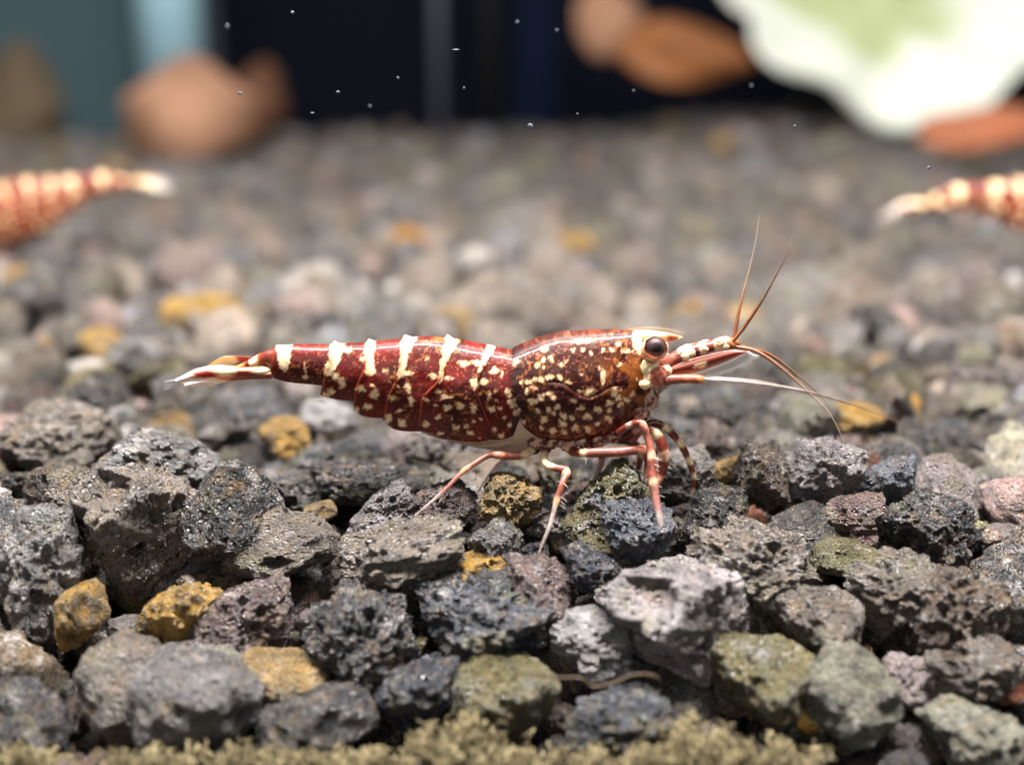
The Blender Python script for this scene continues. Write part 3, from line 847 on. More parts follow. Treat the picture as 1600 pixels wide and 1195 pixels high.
car = plate('carapace', root, [(803, 548), (818, 540), (840, 530), (870, 522), (900, 519), (940, 517), (985, 517), (1004, 519)],
      [(820, 670), (840, 682), (870, 687), (900, 688), (940, 682), (975, 667), (1000, 648), (1014, 628)],
      [(803, 548), (799, 575), (797, 603), (803, 637), (820, 670)], [(1004, 519), (1000, 540), (1004, 556), (1014, 572), (1017, 600), (1014, 628)],
      [50, 54, 53, 46, 30], phi0=-52, flare=2.0,
      dent=[(850, 598), (868, 597), (885, 602), (900, 613), (918, 621), (938, 614), (955, 604), (980, 601)], edge=srgb(52, 18, 14))

# -- rostrum with its teeth
def rostrum():
    top = [(975, 518), (1000, 516), (1025, 517), (1045, 520), (1067, 526)]
    bot = [(975, 540), (1000, 536), (1025, 533), (1045, 534), (1067, 527)]
    n = 60; t = np.linspace(0, 1, n); T = polyline(top, t); B = polyline(bot, t)
    w = np.interp(t, [0, .3, .6, 1], [16, 12, 7, 0.6])
    V = []; Fc = []; cxy = []
    for i in range(n):
        for k in range(12):
            a = k*math.pi/6; c, s_ = math.cos(a), math.sin(a)
            m = (T[i]+B[i])/2+(T[i]-B[i])/2*s_
            V.append(at(m[0], m[1], -abs(w[i]*c)*PXCM)*np.array([1, 1 if c > 0 else -1, 1])); cxy.append(m)
    for i in range(n-1):
        for k in range(12):
            Fc.append((i*12+k, i*12+(k+1) % 12, (i+1)*12+(k+1) % 12, (i+1)*12+k))
    cxy = np.array(cxy)
    fx = fbm(np.stack([cxy[:, 0]*.1, cxy[:, 1]*.1, cxy[:, 0]*0], 1), 3, 91)
    mk = sstep(1030, 1048, cxy[:, 0]+10*fx)*(1-sstep(1058, 1062, cxy[:, 0]))*sstep(522, 527, cxy[:, 1]+3*fx)
    ring = np.tile(np.sin(np.arange(12)*math.pi/6), n)
    mk = np.maximum(mk, sstep(.6, .95, ring+.3*fx)*.75)
    mk = np.maximum(mk, sstep(1036, 1046, cxy[:, 0])*(1-sstep(1054, 1060, cxy[:, 0]))*.8)[:, None]
    col = CREAM[None]*(1-mk)+np.array(srgb(130, 52, 28))[None]*mk
    k = sstep(983, 990, cxy[:, 0]+9*fx)[:, None]; col = colours(cxy[:, 0], cxy[:, 1])*(1-k)+col*k
    me = mesh_np('rostrum', V, Fc); set_col(me, 'Col', col)
    o = link('rostrum', me, M_SHELL, root)
    hs = []
    for x in np.linspace(980, 1062, 19):
        y = polyline(top, np.array([(x-975)/92]))[0][1]
        hs.append([(x-1, y+1.5, 0), (x+3, y-3, 0), (x+8, y-5.5, 0)])
    hairs('teeth', o, hs, 2.0, srgb(214, 160, 116), 1.0, M_LIMB)
    hairs('teeth', o, [[(1030, 535, 0), (1040, 540, 0), (1046, 541, 0)]], 1.2, srgb(220, 170, 120), .9, M_LIMB)
rostrum()

# -- eyes
for s in (-1, 1):
    c = (1024, 542, s*0.105) if s < 0 else (1026, 540, 0.115)
    e = ball('eye', root, c, (16, 15, 15.5), (0.02, 0.01, 0.01), M_EYE)
    v, f = ico(4)
    keep = v@np.array([0.12, s*0.80, 0.42]) < 0.46        # cup that leaves the cornea open
    fk = np.array([q for q in f if keep[q].all()])
    V = v*np.array([20.5, 19.5, 20])*PXCM+at(*c)-np.array([0.004, 0, 0.010])
    me = mesh_np('eye_stalk', V, fk); set_col(me, 'Col', np.tile(srgb(222, 170, 140), (len(V), 1)), np.full(len(V), .95))
    link('eye_stalk', me, M_LIMB, e)
    tube('eye_stalk', e, [(1010, 560, s*.05), (1018, 552, s*.085), (c[0], c[1]+2, s*.10)], [13, 13, 14], [(0, np.array(srgb(150, 80, 60)), 1), (1, np.array(srgb(222, 170, 140)), 1)])

O1 = np.array(srgb(124, 76, 44)); O2 = np.array(srgb(118, 92, 70)); G1 = np.array(srgb(136, 124, 116)); PK = np.array(srgb(128, 66, 52)); RB = np.array(srgb(104, 38, 24))

# -- antennules: peduncle, two whips each
def antennule(s, dx, dy, whips):
    y0 = s*0.05
    a = tube('antennule', root, [(1034+dx, 573+dy, y0), (1052+dx, 562+dy, y0), (1074+dx, 552+dy, y0), (1104+dx, 543+dy, y0), (1130+dx, 538+dy, y0), (1150+dx, 541+dy, y0)],
         [(0, 10), (.2, 11), (.33, 14), (.4, 11), (.58, 11.5), (.66, 9), (.82, 10), (.92, 8), (1, 4)],
         bands((.28, PK, 1), (.42, CREAM, 1), (.52, RB, 1), (.60, CREAM*.9, 1), (.72, RB, 1), (.84, CREAM, 1), (1, O1, 1)))
    for k, (pts, r) in enumerate(whips):
        tube('whip', a, pts, r, [(0, O1, 1), (.22, O1*.85, 1), (.45, O2, .9), (.8, G1, .8), (1, G1*1.1, .65)], seg=8, n=90)
antennule(-1, 0, 0, [
    ([(1142, 537, -.05), (1165, 508, -.06), (1195, 462, -.09), (1226, 402, -.12), (1243, 362, -.13), (1251, 335, -.13)], [3.2, 2.8, 1.9, 1.3, .9, .6]),
    ([(1146, 541, -.05), (1182, 549, -.08), (1222, 576, -.12), (1262, 612, -.16), (1300, 652, -.2), (1323, 703, -.22)], [3.0, 2.7, 2.0, 1.4, 1.0, .6])])
antennule(1, 6, -3, [
    ([(1146, 534, .05), (1156, 480, .08), (1170, 425, .14), (1180, 380, .18), (1187, 333, .22)], [3.2, 2.7, 1.6, 1.0, .5]),
    ([(1150, 539, .05), (1200, 553, .08), (1245, 585, .12), (1285, 622, .16), (1316, 668, .2)], [2.7, 2.3, 1.6, 1.0, .5])])
# pale knobs on the near antennule
for (x, y, r) in ((1067, 552, 9), (1080, 551, 8), (1101, 545, 6), (1127, 536, 8), (1133, 542, 6)):
    blob('pale_knob', root, (x, y, -.074), (r, 4.0, r*.8), lambda v: CREAM[None]*(.82+.3*fbm(v*3, 2, 5))[:, None], M_SHELL, 4)

# -- antennae: base disc, scale blade with fringe, peduncle, long whip
def antenna(s):
    y = s*0.10
    b = blob('antenna', root, (1024, 586, s*0.105), (17, 9, 19), lambda v: np.where((np.hypot(v[:, :1]-.22, v[:, 2:3]+.05) > .80)&(v[:, :1] < .3), CREAM[None], np.array(srgb(176, 100, 84))[None]*(1+.25*np.sin(v[:, :1]*9+v[:, 2:3]*6))), M_SHELL, 5)
    blob('cream_lobe', b, (1009, 574, s*.108), (8, 5, 11), tuple(CREAM), M_SHELL, 3)
    blob('cream_lobe', b, (1009, 600, s*.112), (10, 6, 8), tuple(CREAM), M_SHELL, 3)
    blob('cream_lobe', b, (1042, 579, s*.10), (8, 6, 9), tuple(CREAM), M_SHELL, 3)
    blob('cream_lobe', b, (1040, 591, s*.10), (7, 6, 6), tuple(CREAM), M_SHELL, 3)
    tube('peduncle', b, [(1038, 594, y), (1060, 592, y), (1082, 592, y), (1099, 593, y)], [(0, 9), (.4, 7.5), (.9, 7.5), (1, 5)],
         [(0, PK, 1), (.3, np.array(srgb(132, 66, 48)), 1), (.6, np.array(srgb(158, 90, 60)), 1), (.8, np.array(srgb(140, 74, 44)), 1), (1, np.array(srgb(196, 122, 80)), 1)])
    if s < 0:
        w = [(1096, 592, y), (1180, 599, y-.02), (1262, 612, y-.06), (1330, 632, y+.1), (1410, 662, y+.35)]
    else:
        w = [(1096, 590, y), (1185, 597, y+.05), (1270, 616, y+.15), (1360, 640, y+.45), (1430, 672, y+.8)]
    tube('whip', b, w, [3.4, 2.8, 1.9, 1.2, .5], [(0, np.array(srgb(158, 148, 142)), .75), (.3, G1*.85, .65), (1, np.array(srgb(130, 104, 92)), .3)], seg=8, n=90)
    # scale blade: thin leaf with a red midrib
    n = 40; t = np.linspace(0, 1, n)
    up = polyline([(1046, 574), (1075, 562), (1110, 553), (1145, 546), (1168, 549)], t)
    lo = polyline([(1046, 586), (1080, 584), (1115, 573), (1148, 560), (1168, 549)], t)
    V = []; cc = []; aa = []
    for i in range(n):
        for k in range(9):
            f_ = k/8; m = up[i]*(1-f_)+lo[i]*f_
            V.append(at(m[0], m[1], s*(0.085+0.012*math.sin(f_*math.pi))))
            rib = abs(f_-0.55) < 0.2; dash = ((t[i]-.40)/.085)**2+((f_-.6)/.2)**2 < 1+.4*math.sin(i*1.3+k)
            c_ = CREAM if dash else (np.array(srgb(122, 50, 34)) if (rib or f_ < .15) else np.array(srgb(172, 124, 106)))
            cc.append(c_); aa.append(1.0 if dash else (.85 if rib else .5))
    nv = len(V)
    V = V + [p+np.array([0, -s*0.008, 0]) for p in V]; cc = cc+cc; aa = aa+aa
    Fc = []
    for i in range(n-1):
        for k in range(8):
            q = (i*9+k, i*9+k+1, (i+1)*9+k+1, (i+1)*9+k)
            Fc.append(q); Fc.append(tuple(j+nv for j in q[::-1]))
    for i in range(n-1):
        for k in (0, 8):
            Fc.append((i*9+k, (i+1)*9+k, (i+1)*9+k+nv, i*9+k+nv))
    me = mesh_np('scale_blade', V, Fc); set_col(me, 'Col', np.array(cc), np.array(aa))
    bl = link('scale_blade', me, M_LIMB, b)
    hs = []
    for i in range(8, 40):
        m = lo[i]; k = random.uniform(.8, 1.1)
        hs.append([(m[0], m[1], s*.088), (m[0]+9*k, m[1]+6*k, s*.09), (m[0]+20*k, m[1]+8*k+ (39-i)*.12, s*.092)])
    tag(hairs('fringe', bl, hs, 1.3, srgb(225, 218, 214), .55), kind='stuff')
antenna(-1); antenna(1)

# -- mouth parts and bristles
MOTTLE = lambda x: (lambda v: (lambda k: np.array(srgb(92, 34, 24))[None]*k+np.array(srgb(186, 154, 132))[None]*(1-k))(sstep(-.05, .12, fbm(v*2.2+x, 3, 33))[:, None]))
blob('mouthpart', root, (1018, 622, -.07), (11, 9, 17), MOTTLE(3), M_BELLY, 4)
blob('mouthpart', root, (1001, 646, -.08), (15, 10, 12), MOTTLE(8), M_BELLY, 4)
hs = []
for k in range(46):
    x0, y0 = random.uniform(1000, 1026), random.uniform(628, 664); a = random.uniform(-.75, .35); l = random.uniform(18, 44)
    y = random.uniform(-.10, .0)
    hs.append([(x0, y0, y), (x0+l*.5*math.cos(a), y0+l*.5*math.sin(a)-1, y-.01), (x0+l*math.cos(a), y0+l*math.sin(a)+random.uniform(-3, 3), y-.02)])
tag(hairs('bristles', root, hs, 1.0, srgb(226, 216, 210), .5), kind='stuff')

# -- legs
CR = CREAM*.92; DR = np.array(srgb(98, 38, 27)); RS = np.array(srgb(128, 70, 56)); TR = np.array(srgb(196, 158, 144)); TP = np.array(srgb(190, 172, 164))
tube('walking_leg', root, [(846, 666, -.03), (838, 694, -.06), (822, 709, -.09), (800, 713, -.11), (780, 711, -.12), (764, 711, -.12), (742, 724, -.15), (722, 738, -.17), (690, 770, -.22), (648, 805, -.27)],
     [(0, 14), (.08, 12), (.14, 8), (.2, 8.5), (.3, 7.2), (.36, 8.6), (.41, 6.2), (.53, 5.6), (.585, 6.4), (.62, 4.8), (.8, 3.8), (1, 1.6)],
     bands((.155, DR, 1), (.235, CR, 1), (.34, RS, .95), (.39, np.array(srgb(196, 124, 98)), .95), (.56, RS, .85), (.62, np.array(srgb(196, 140, 108)), .85), (.8, np.array(srgb(150, 100, 88)), .7), (.93, TP*.8, .5), (1, TP*.8, .35)))
tube('walking_leg', root, [(864, 664, -.03), (858, 694, -.06), (850, 712, -.10), (855, 726, -.13), (870, 731, -.14), (884, 735, -.14), (880, 752, -.2), (871, 778, -.24), (860, 818, -.3), (848, 848, -.34), (839, 872, -.36)],
     [(0, 14), (.12, 10), (.18, 7.5), (.24, 8.2), (.33, 7.6), (.42, 9), (.47, 7.2), (.57, 6.2), (.625, 7), (.66, 5), (.85, 4), (1, 1.5)],
     bands((.19, DR, 1), (.31, CR, 1), (.38, RS, 1), (.44, np.array(srgb(216, 146, 112)), 1), (.60, RS, .85), (.65, np.array(srgb(200, 150, 116)), .85), (.82, TP*.75, .6), (1, TP*.75, .4)))
leg3 = tube('walking_leg', root, [(880, 666, -.03), (884, 694, -.06), (900, 706, -.11), (930, 707, -.14), (965, 706, -.15), (1008, 704, -.15), (1013, 722, -.15), (1011, 745, -.15), (1006, 764, -.15)],
     [(0, 15), (.1, 14), (.155, 9), (.2, 10), (.3, 9), (.34, 9.8), (.6, 9.6), (.68, 9), (.73, 10.5), (.8, 8.5), (.9, 8), (1, 3)],
     bands((.165, DR, 1), (.2, CR, 1), (.29, DR*1.2, 1), (.33, CR, 1), (.68, RS, 1), (.74, np.array(srgb(206, 130, 106)), 1), (.84, RS, 1), (.92, np.array(srgb(206, 140, 112)), .9), (1, TP, .6)))
hs = []
for k in range(40):
    x0, y0 = random.uniform(998, 1012), random.uniform(734, 764); a = random.uniform(2.3, 3.4); l = random.uniform(10, 26)
    hs.append([(x0, y0, -.15), (x0+l*.5*math.cos(a), y0+l*.5*math.sin(a), -.155), (x0+l*math.cos(a), y0+l*math.sin(a)+3, -.16)])
tag(hairs('brush', leg3, hs, 1.1, srgb(226, 214, 204), .55), kind='stuff')
# front leg that reaches straight down
tube('walking_leg', root, [(965, 676, -.12), (985, 664, -.15), (1002, 662, -.17), (1012, 684, -.18), (1018, 712, -.22), (1020, 745, -.26), (1026, 785, -.32), (1032, 815, -.37), (1036, 842, -.40)],
     [(0, 7.5), (.1, 7), (.19, 8.5), (.25, 7), (.38, 8), (.45, 9.5), (.52, 8.5), (.6, 9.5), (.66, 8), (.85, 6.8), (1, 3)],
     bands((.09, DR, 1), (.12, TR*.9, 1), (.18, DR, 1), (.23, np.array(srgb(190, 128, 108)), .95), (.38, RS, .95), (.43, np.array(srgb(200, 140, 114)), .95), (.57, RS, .95), (.61, np.array(srgb(204, 156, 124)), .9), (.8, np.array(srgb(150, 100, 90)), .65), (1, TP*.8, .4)))
# claw leg with banded outer face
tube('claw_leg', root, [(975, 684, -.06), (1002, 668, -.08), (1024, 676, -.10), (1036, 704, -.11), (1036, 732, -.11), (1028, 756, -.12), (1024, 768, -.12)],
     [(0, 8), (.2, 8.5), (.32, 8.5), (.42, 10.5), (.55, 11.5), (.72, 10.5), (.9, 6), (1, 2)],
     bands((.12, DR, 1), (.2, TR, 1), (.34, DR, 1), (.42, CR*.75, .9), (.56, DR*1.3, .9), (.66, np.array(srgb(196, 156, 126)), .85), (.82, DR*1.2, .9), (1, np.array(srgb(210, 150, 110)), .9)))
# curved third maxilliped reaching forward
mx = tube('maxilliped', root, [(985, 690, -.04), (1004, 670, -.05), (1022, 660, -.05), (1042, 670, -.05), (1062, 692, -.06), (1076, 718, -.06), (1084, 746, -.06), (1080, 776, -.06)],
     [(0, 8), (.2, 8.5), (.33, 8.5), (.42, 8), (.5, 6.6), (.58, 7.4), (.7, 6), (.76, 6.6), (.9, 4.4), (1, 1.6)],
     bands((.12, RS, 1), (.19, CR*.9, 1), (.33, DR, 1), (.40, CR, 1), (.50, DR*1.25, 1), (.56, CR, 1), (.66, DR*1.25, 1), (.72, CR, 1), (.80, DR*1.3, 1), (.84, CR, 1), (.93, DR*1.4, 1), (1, CR, .8)))
hairs('spines', mx, [[(1078, 722, -.06), (1086, 712, -.06), (1091, 709, -.06)], [(1082, 738, -.06), (1089, 731, -.06), (1093, 730, -.06)], [(1084, 750, -.06), (1089, 748, -.06), (1093, 749, -.06)], [(1056, 684, -.06), (1066, 680, -.06), (1076, 683, -.06)]], 1.2, srgb(240, 215, 180), .9)
hs = []
for (xa, ya, xb, yb, d) in ((1018, 712, 1026, 785, -.25), (880, 752, 860, 818, -.24), (1036, 700, 1034, 745, -.11), (1062, 692, 1082, 740, -.06), (910, 715, 1000, 714, -.15)):
    for k in range(9):
        u = random.random(); x, y = xa+(xb-xa)*u, ya+(yb-ya)*u; sg = random.choice((-1, 1)); l = random.uniform(8, 15)
        nx_, ny_ = (yb-ya), -(xb-xa); nl = math.hypot(nx_, ny_); nx_, ny_ = nx_/nl*sg, ny_/nl*sg
        hs.append([(x, y, d), (x+nx_*l*.6, y+ny_*l*.6+2, d-.01), (x+nx_*l, y+ny_*l+5, d-.015)])
tag(hairs('bristles', root, hs, .8, srgb(214, 200, 190), .5), kind='stuff')
# far side legs
tube('walking_leg', root, [(915, 680, .06), (925, 700, .10), (940, 712, .14), (934, 738, .16), (926, 758, .17), (912, 780, .18), (902, 796, .18)],
     [(0, 12), (.2, 9), (.4, 7.5), (.6, 6), (1, 2)], bands((.35, DR, 1), (.45, np.array(srgb(200, 160, 140)), .9), (1, np.array(srgb(166, 146, 140)), .75)))
tube('walking_leg', root, [(850, 680, .06), (838, 702, .10), (812, 704, .14), (780, 722, .2), (756, 752, .24), (742, 776, .26)],
     [(0, 12), (.2, 9), (.4, 7), (1, 2)], bands((.35, DR, 1), (.45, TR, .9), (1, np.array(srgb(150, 132, 126)), .7)))
tube('walking_leg', root, [(960, 684, .05), (985, 690, .10), (1000, 706, .14), (996, 738, .16), (988, 764, .17), (984, 790, .18)],
     [(0, 12), (.2, 9), (.4, 8), (1, 2)], bands((.35, DR, 1), (.45, CR, .9), (.7, RS, .9), (1, TP, .6)))
# leg bases
for (x, y, w) in ((838, 690, 13), (860, 690, 14), (888, 692, 15), (912, 690, 13), (936, 686, 12), (958, 680, 12)):
    blob('leg_base', root, (x, y, -.07), (w, 11, 12), MOTTLE(x), M_BELLY, 4)

# -- folded swimming legs under the abdomen
for (x0, y0, x1, y1) in ((800, 694, 742, 697), (760, 690, 700, 689), (715, 684, 660, 676), (665, 668, 622, 664), (620, 652, 588, 648)):
    tube('swimmeret', root, [(x0, y0-3, -.05), ((x0+x1)/2, (y0+y1)/2, -.06), (x1, y1-1, -.06)], [(0, 7), (.5, 6), (1, 2)], [(0, np.array(srgb(190, 160, 134)), .8), (1, np.array(srgb(176, 150, 130)), .5)])
# fringe hairs at the hind edges of the side plates
hs = []
for (x0, y0) in ((502, 618), (554, 640), (600, 658), (656, 672)):
    for k in range(9):
        u = random.random(); hs.append([(x0+u*14, y0+u*10, -.09), (x0+u*14-5, y0+u*10+3, -.09), (x0+u*14-10-random.uniform(0, 4), y0+u*10+4, -.09)])
tag(hairs('bristles', root, hs, .9, srgb(230, 220, 210), .5), kind='stuff')

# -- telson and tail fan
def blade(name, parent, spine, wid, ydepth, cup, colf, alphaf=None, thick=0.006, tilt=0.0):
    """thin cupped leaf: spine (px,py) list, half width px list (in the picture), depth y along it"""
    n = 60; m = 13; t = np.linspace(0, 1, n)
    S = polyline([(p[0], p[1]) for p in spine], t)
    wd = np.interp(t, np.linspace(0, 1, len(wid)), wid); yd = np.interp(t, np.linspace(0, 1, len(ydepth)), ydepth)
    tg = np.gradient(S, axis=0); tg /= np.linalg.norm(tg, axis=1)[:, None]; nr = np.stack([-tg[:, 1], tg[:, 0]], 1)
    V = []; cc = []; aa = []
    for i in range(n):
        for k in range(m):
            f_ = k/(m-1)*2-1
            q = S[i]+nr[i]*wd[i]*f_
            V.append(at(q[0], q[1], yd[i]+cup*(f_*f_)+tilt*f_)); jt = 0.05*float(vnoise(np.array([[t[i]*7, f_*2.0, len(S)+spine[0][1]]]), 3)[0]); cc.append(sum(colf(min(max(t[i]+jt+e, 0), 1), f_+e*3) for e in (-.035, -.012, .012, .035))/4); aa.append(alphaf(t[i], f_) if alphaf else 1)
    nv = len(V); V = V+[p+np.array([0, thick, 0]) for p in V]; cc += cc; aa += aa
    Fc = []
    for i in range(n-1):
        for k in range(m-1):
            q = (i*m+k, i*m+k+1, (i+1)*m+k+1, (i+1)*m+k); Fc += [q, tuple(j+nv for j in q[::-1])]
        for k in (0, m-1): Fc.append((i*m+k, (i+1)*m+k, (i+1)*m+k+nv, i*m+k+nv))
    for k in range(m-1):
        for i in (0, n-1): Fc.append((i*m+k, i*m+k+1, i*m+k+1+nv, i*m+k+nv))
    me = mesh_np(name, V, Fc); set_col(me, 'Col', np.array(cc), np.array(aa))
    return link(name, me, M_LIMB, parent)
TEL = np.array(srgb(96, 36, 22)); WH = np.array(srgb(240, 226, 210)); GL = np.array(srgb(214, 206, 206)); OR = np.array(srgb(206, 128, 70))
# telson: a tapering wedge
def tel_col(t, f):
    if .36 < t < .50: return CREAM
    return TEL if (math.sin(t*30+f*2) > -.5) else OR*.8
tel = tube('telson', root, [(436, 562, 0), (415, 561, 0), (395, 568, 0), (372, 575, 0), (350, 580, 0)], [(0, 22), (.12, 17), (.25, 12), (.5, 7.5), (.75, 4.5), (1, 2)],
           bands((.30, TEL, 1), (.36, np.array(srgb(150, 80, 40)), 1), (.52, CREAM, 1), (.60, TEL, 1), (1, np.array(srgb(190, 120, 76)), .9)), seg=16)
def c_up(t, f):
    if t < .10: return TEL
    if t < .26: return CREAM*.95 if abs(f-.1) < .55 else OR*.8
    if t < .46: return OR*.75 if f > .3 else np.array(srgb(110, 40, 24))
    if t < .62: return CREAM if f > -.6 else OR
    if t < .82: return np.array(srgb(130, 34, 22)) if -.62 < f < .55 else WH
    return WH if t < .9 else GL
u1 = blade('uropod', root, [(446, 576), (410, 581), (370, 582), (330, 583), (300, 588), (273, 596)], [7, 9, 8, 12, 10, 2], [-.015, -.055, -.09, -.12, -.14, -.14], .02, c_up, lambda t, f: 1 if t < .8 else 1-.5*(t-.8)/.2)
u2 = blade('uropod', root, [(425, 586), (390, 586), (355, 588), (320, 596), (287, 603)], [6, 7, 8, 10, 2], [-.05, -.06, -.07, -.08, -.08], .015,
      lambda t, f: np.array(srgb(130, 60, 36)) if t < .5 else (WH if t < .75 else GL), lambda t, f: 1 if t < .5 else .75-.3*(t-.5))
u3 = blade('uropod', root, [(425, 568), (395, 565), (372, 565), (345, 567), (326, 574)], [6, 6, 8, 9, 3], [.05, .09, .12, .14, .15], -.02,
      lambda t, f: np.array(srgb(150, 80, 60)) if t < .55 else CREAM, lambda t, f: .95)
u4 = blade('uropod', root, [(425, 578), (390, 577), (355, 580), (315, 590), (282, 598)], [6, 6, 7, 7, 2], [.03, .05, .06, .07, .07], -.015,
      lambda t, f: np.array(srgb(120, 50, 32)) if t < .5 else WH, lambda t, f: 1 if t < .5 else .65)
hs = []
for k in range(36):
    u = random.random(); x = 300-u*26; y0 = 586+u*9+random.uniform(-3, 12)
    hs.append([(x, y0, -.12), (x-8, y0+3, -.12), (x-16-random.uniform(0, 6), y0+5, -.12)])
tag(hairs('fringe', u1, hs, 1.0, srgb(226, 222, 222), .5), kind='stuff')

# -- two more shrimps, farther back: the same animal, seen tail first at the picture's edges
def copy_shrimp(loc, rz, ry, scale, tint, label):
    r = root.copy(); COL.objects.link(r); r.location = loc; r.rotation_euler = (0, ry, rz); r.scale = (scale,)*3
    r['label'] = label
    def rec(o, p):
        for ch in [c for c in KIDS.get(o.name, [])]:
            c = ch.copy(); COL.objects.link(c); c.parent = p; c.color = tint
            rec(ch, c)
    rec(root, r)
    return r
KIDS = {}
for o in list(bpy.data.objects):
    if o.parent: KIDS.setdefault(o.parent.name, []).append(o)
for o in list(bpy.data.objects):
    if o.parent: o.color = (0, 0, 0, 1)
tail = at(275, 596, 0.0)          # tail tip of the model
def place(px, py, Y, rz, ry, sc):
    tgt = at(px, py, Y)
    R = Euler((0, ry, rz)).to_matrix()
    return Vector(tgt)-R@(Vector(tail)*sc)
rz, ry = math.radians(180+12), math.radians(7)
copy_shrimp(place(268, 290, 7.0, rz, ry, 1.25), rz, ry, 1.25, (.05, .006, .0, 1), 'blurred orange red shrimp entering from the left edge, tail towards the centre')
rz, ry = math.radians(-8), math.radians(-5)
copy_shrimp(place(1375, 338, 6.0, rz, ry, 1.35), rz, ry, 1.35, (.04, .006, .0, 1), 'blurred brown red shrimp with round cream bands at the right edge')

# ------------------------------------------------------------------ algae, fibre, floating specks
m_alg = plain('algae_fuzz', srgb(116, 106, 80), 0.9, 0.1, 0.45, 6)
V = []; Fc = []; off = 0
clumps = [(40, 1190, 80, 20), (400, 1192, 130, 28), (560, 1194, 110, 20), (700, 1176, 80, 46), (735, 1146, 36, 36), (810, 1192, 80, 28), (1010, 1192, 70, 26), (1090, 1174, 80, 44), (1150, 1186, 75, 34), (1060, 1154, 34, 30), (250, 1194, 110, 20), (1230, 1190, 60, 26), (920, 1194, 80, 20)]
rg = np.random.default_rng(3)
for (cx, cy, w, h) in clumps:
    Yc = on_bed(cx, min(cy+10, 1195), 0.17)[1]-0.04
    for k in range(int(w*h*0.19)):
        a = random.uniform(0, 6.28); rr = abs(random.gauss(0, .46))
        px, py = cx+math.cos(a)*rr*w, cy+math.sin(a)*rr*h
        if py > 1235: continue
        # tufts gather round a few heads
        px += 9*math.sin(px*.11+py*.07); py += 7*math.sin(px*.09+2)
        p = at(px, py, Yc-0.0024*(py-cy)+random.uniform(-.10, .06))
        d = rg.normal(size=3); d[2] = abs(d[2])*.7+.2; d /= np.linalg.norm(d); l = random.uniform(.02, .055)
        e = rg.normal(size=3)*l*.35
        r = random.uniform(.0025, .006)
        q = np.array([p, p+d*l*.5+e, p+d*l])
        for j in range(3):
            o3 = np.array([math.cos(j*2.09), math.sin(j*2.09)*.4, math.sin(j*2.09)])*r
            V.append(q+o3[None]*np.array([[1], [1.2], [.6]]))
        for j in range(3):
            A = off+j*3; B = off+((j+1) % 3)*3
            Fc += [(A, B, B+1, A+1), (A+1, B+1, B+2, A+2)]
        off += 9
tag(link('algae', mesh_np('algae', np.concatenate(V), np.array(Fc)), m_alg), 'fuzzy yellow brown algae along the front bottom edge', 'algae', kind='stuff')

def strand(name, pts, r, mat, label, cat):
    p = np.array([at(*q) for q in pts]); n = 90; seg = 8; t = np.linspace(0, 1, n)
    q = polyline(p, t); tan = np.gradient(q, axis=0); tan /= np.linalg.norm(tan, axis=1)[:, None]
    s1 = np.cross(tan, [0, 1, .1]); s1 /= np.linalg.norm(s1, axis=1)[:, None]; s2 = np.cross(tan, s1)
    ang = np.linspace(0, 2*math.pi, seg, endpoint=False)
    rr = r*(1+.3*fbm(np.stack([t*14, t*0, t*0], 1), 3, 4))*np.clip(np.minimum(t, 1-t)*20, .2, 1)
    V = q[:, None]+rr[:, None, None]*(np.cos(ang)[None, :, None]*s1[:, None]+np.sin(ang)[None, :, None]*s2[:, None])
    idx = np.arange(n*seg).reshape(n, seg); nx_ = np.roll(idx, -1, 1)
    F = np.stack([idx[:-1], nx_[:-1], nx_[1:], idx[1:]], -1).reshape(-1, 4)
    return tag(link(name, mesh_np(name, V.reshape(-1, 3), F), mat), label, cat)
m_fib = plain('root_fibre', srgb(70, 58, 46), 0.7, 0.2, 0.3, 30)
strand('root_fibre', [(795, 1068, -1.12), (808, 1052, -1.14), (830, 1052, -1.16), (870, 1058, -1.15), (910, 1060, -1.16), (925, 1072, -1.16), (955, 1068, -1.15), (990, 1054, -1.14), (1020, 1055, -1.12), (1035, 1066, -1.1)], 0.0058, m_fib,
       'thin brown root fibre lying across the front stones', 'fibre')

m_speck = plain('speck', srgb(92, 98, 108), 0.5, 0.4)
SP = [(355, 42, 6, 9), (375, 146, 6, 6), (528, 144, 7, 5), (488, 177, 7, 4), (578, 166, 5, 4), (622, 122, 5, 5), (712, 78, 14, 2.5), (725, 138, 4, 5), (808, 35, 5, 6), (829, 197, 10, 10), (990, 142, 4, 4), (1174, 134, 4, 4), (1242, 197, 5, 4), (1452, 262, 6, 6), (457, 20, 8, 6), (870, 48, 4, 5), (902, 178, 4, 3)]
SPL = ['hooked white speck beside the blue tube\'s top', 'white speck over the right end of the curled brown leaf', 'brightest white speck in the dark between brown leaf and grey tube',
       'flat faint speck low in the dark, right of the small dark leaf', 'dot just above the gravel edge left of the grey tube', 'pale dot midway up, left of the grey tube', 'thin white dash right of the grey tube\'s upper part',
       'small pale dot right of the grey tube, below the dash', 'bright dot near the top left of the navy panel', 'round pale bubble low before the navy panel', 'pale dot below the salmon brown leaf',
       'pale dot below the orange brown leaf\'s right end', 'pale dot below the white leaf\'s left rim', 'round pale speck left of the right edge shrimp\'s back', 'faint speck near the top edge over the dark middle',
       'faint dot on the navy panel\'s right border', 'faint dot right of the navy panel, low']
for (x, y, w, h) in SP:
    Y = random.uniform(-.5, .5)
    v, f = ico(3)
    vv = v*np.array([w, 3, h])*0.36*PXCM*(1+.4*vnoise(v*2.1+x, 3))[:, None]
    o = link('floating_speck', mesh_np('floating_speck', vv, f), m_speck, None, tuple(at(x, y, Y)))
    tag(o, SPL[SP.index((x, y, w, h))], 'speck', 'specks adrift in the water')

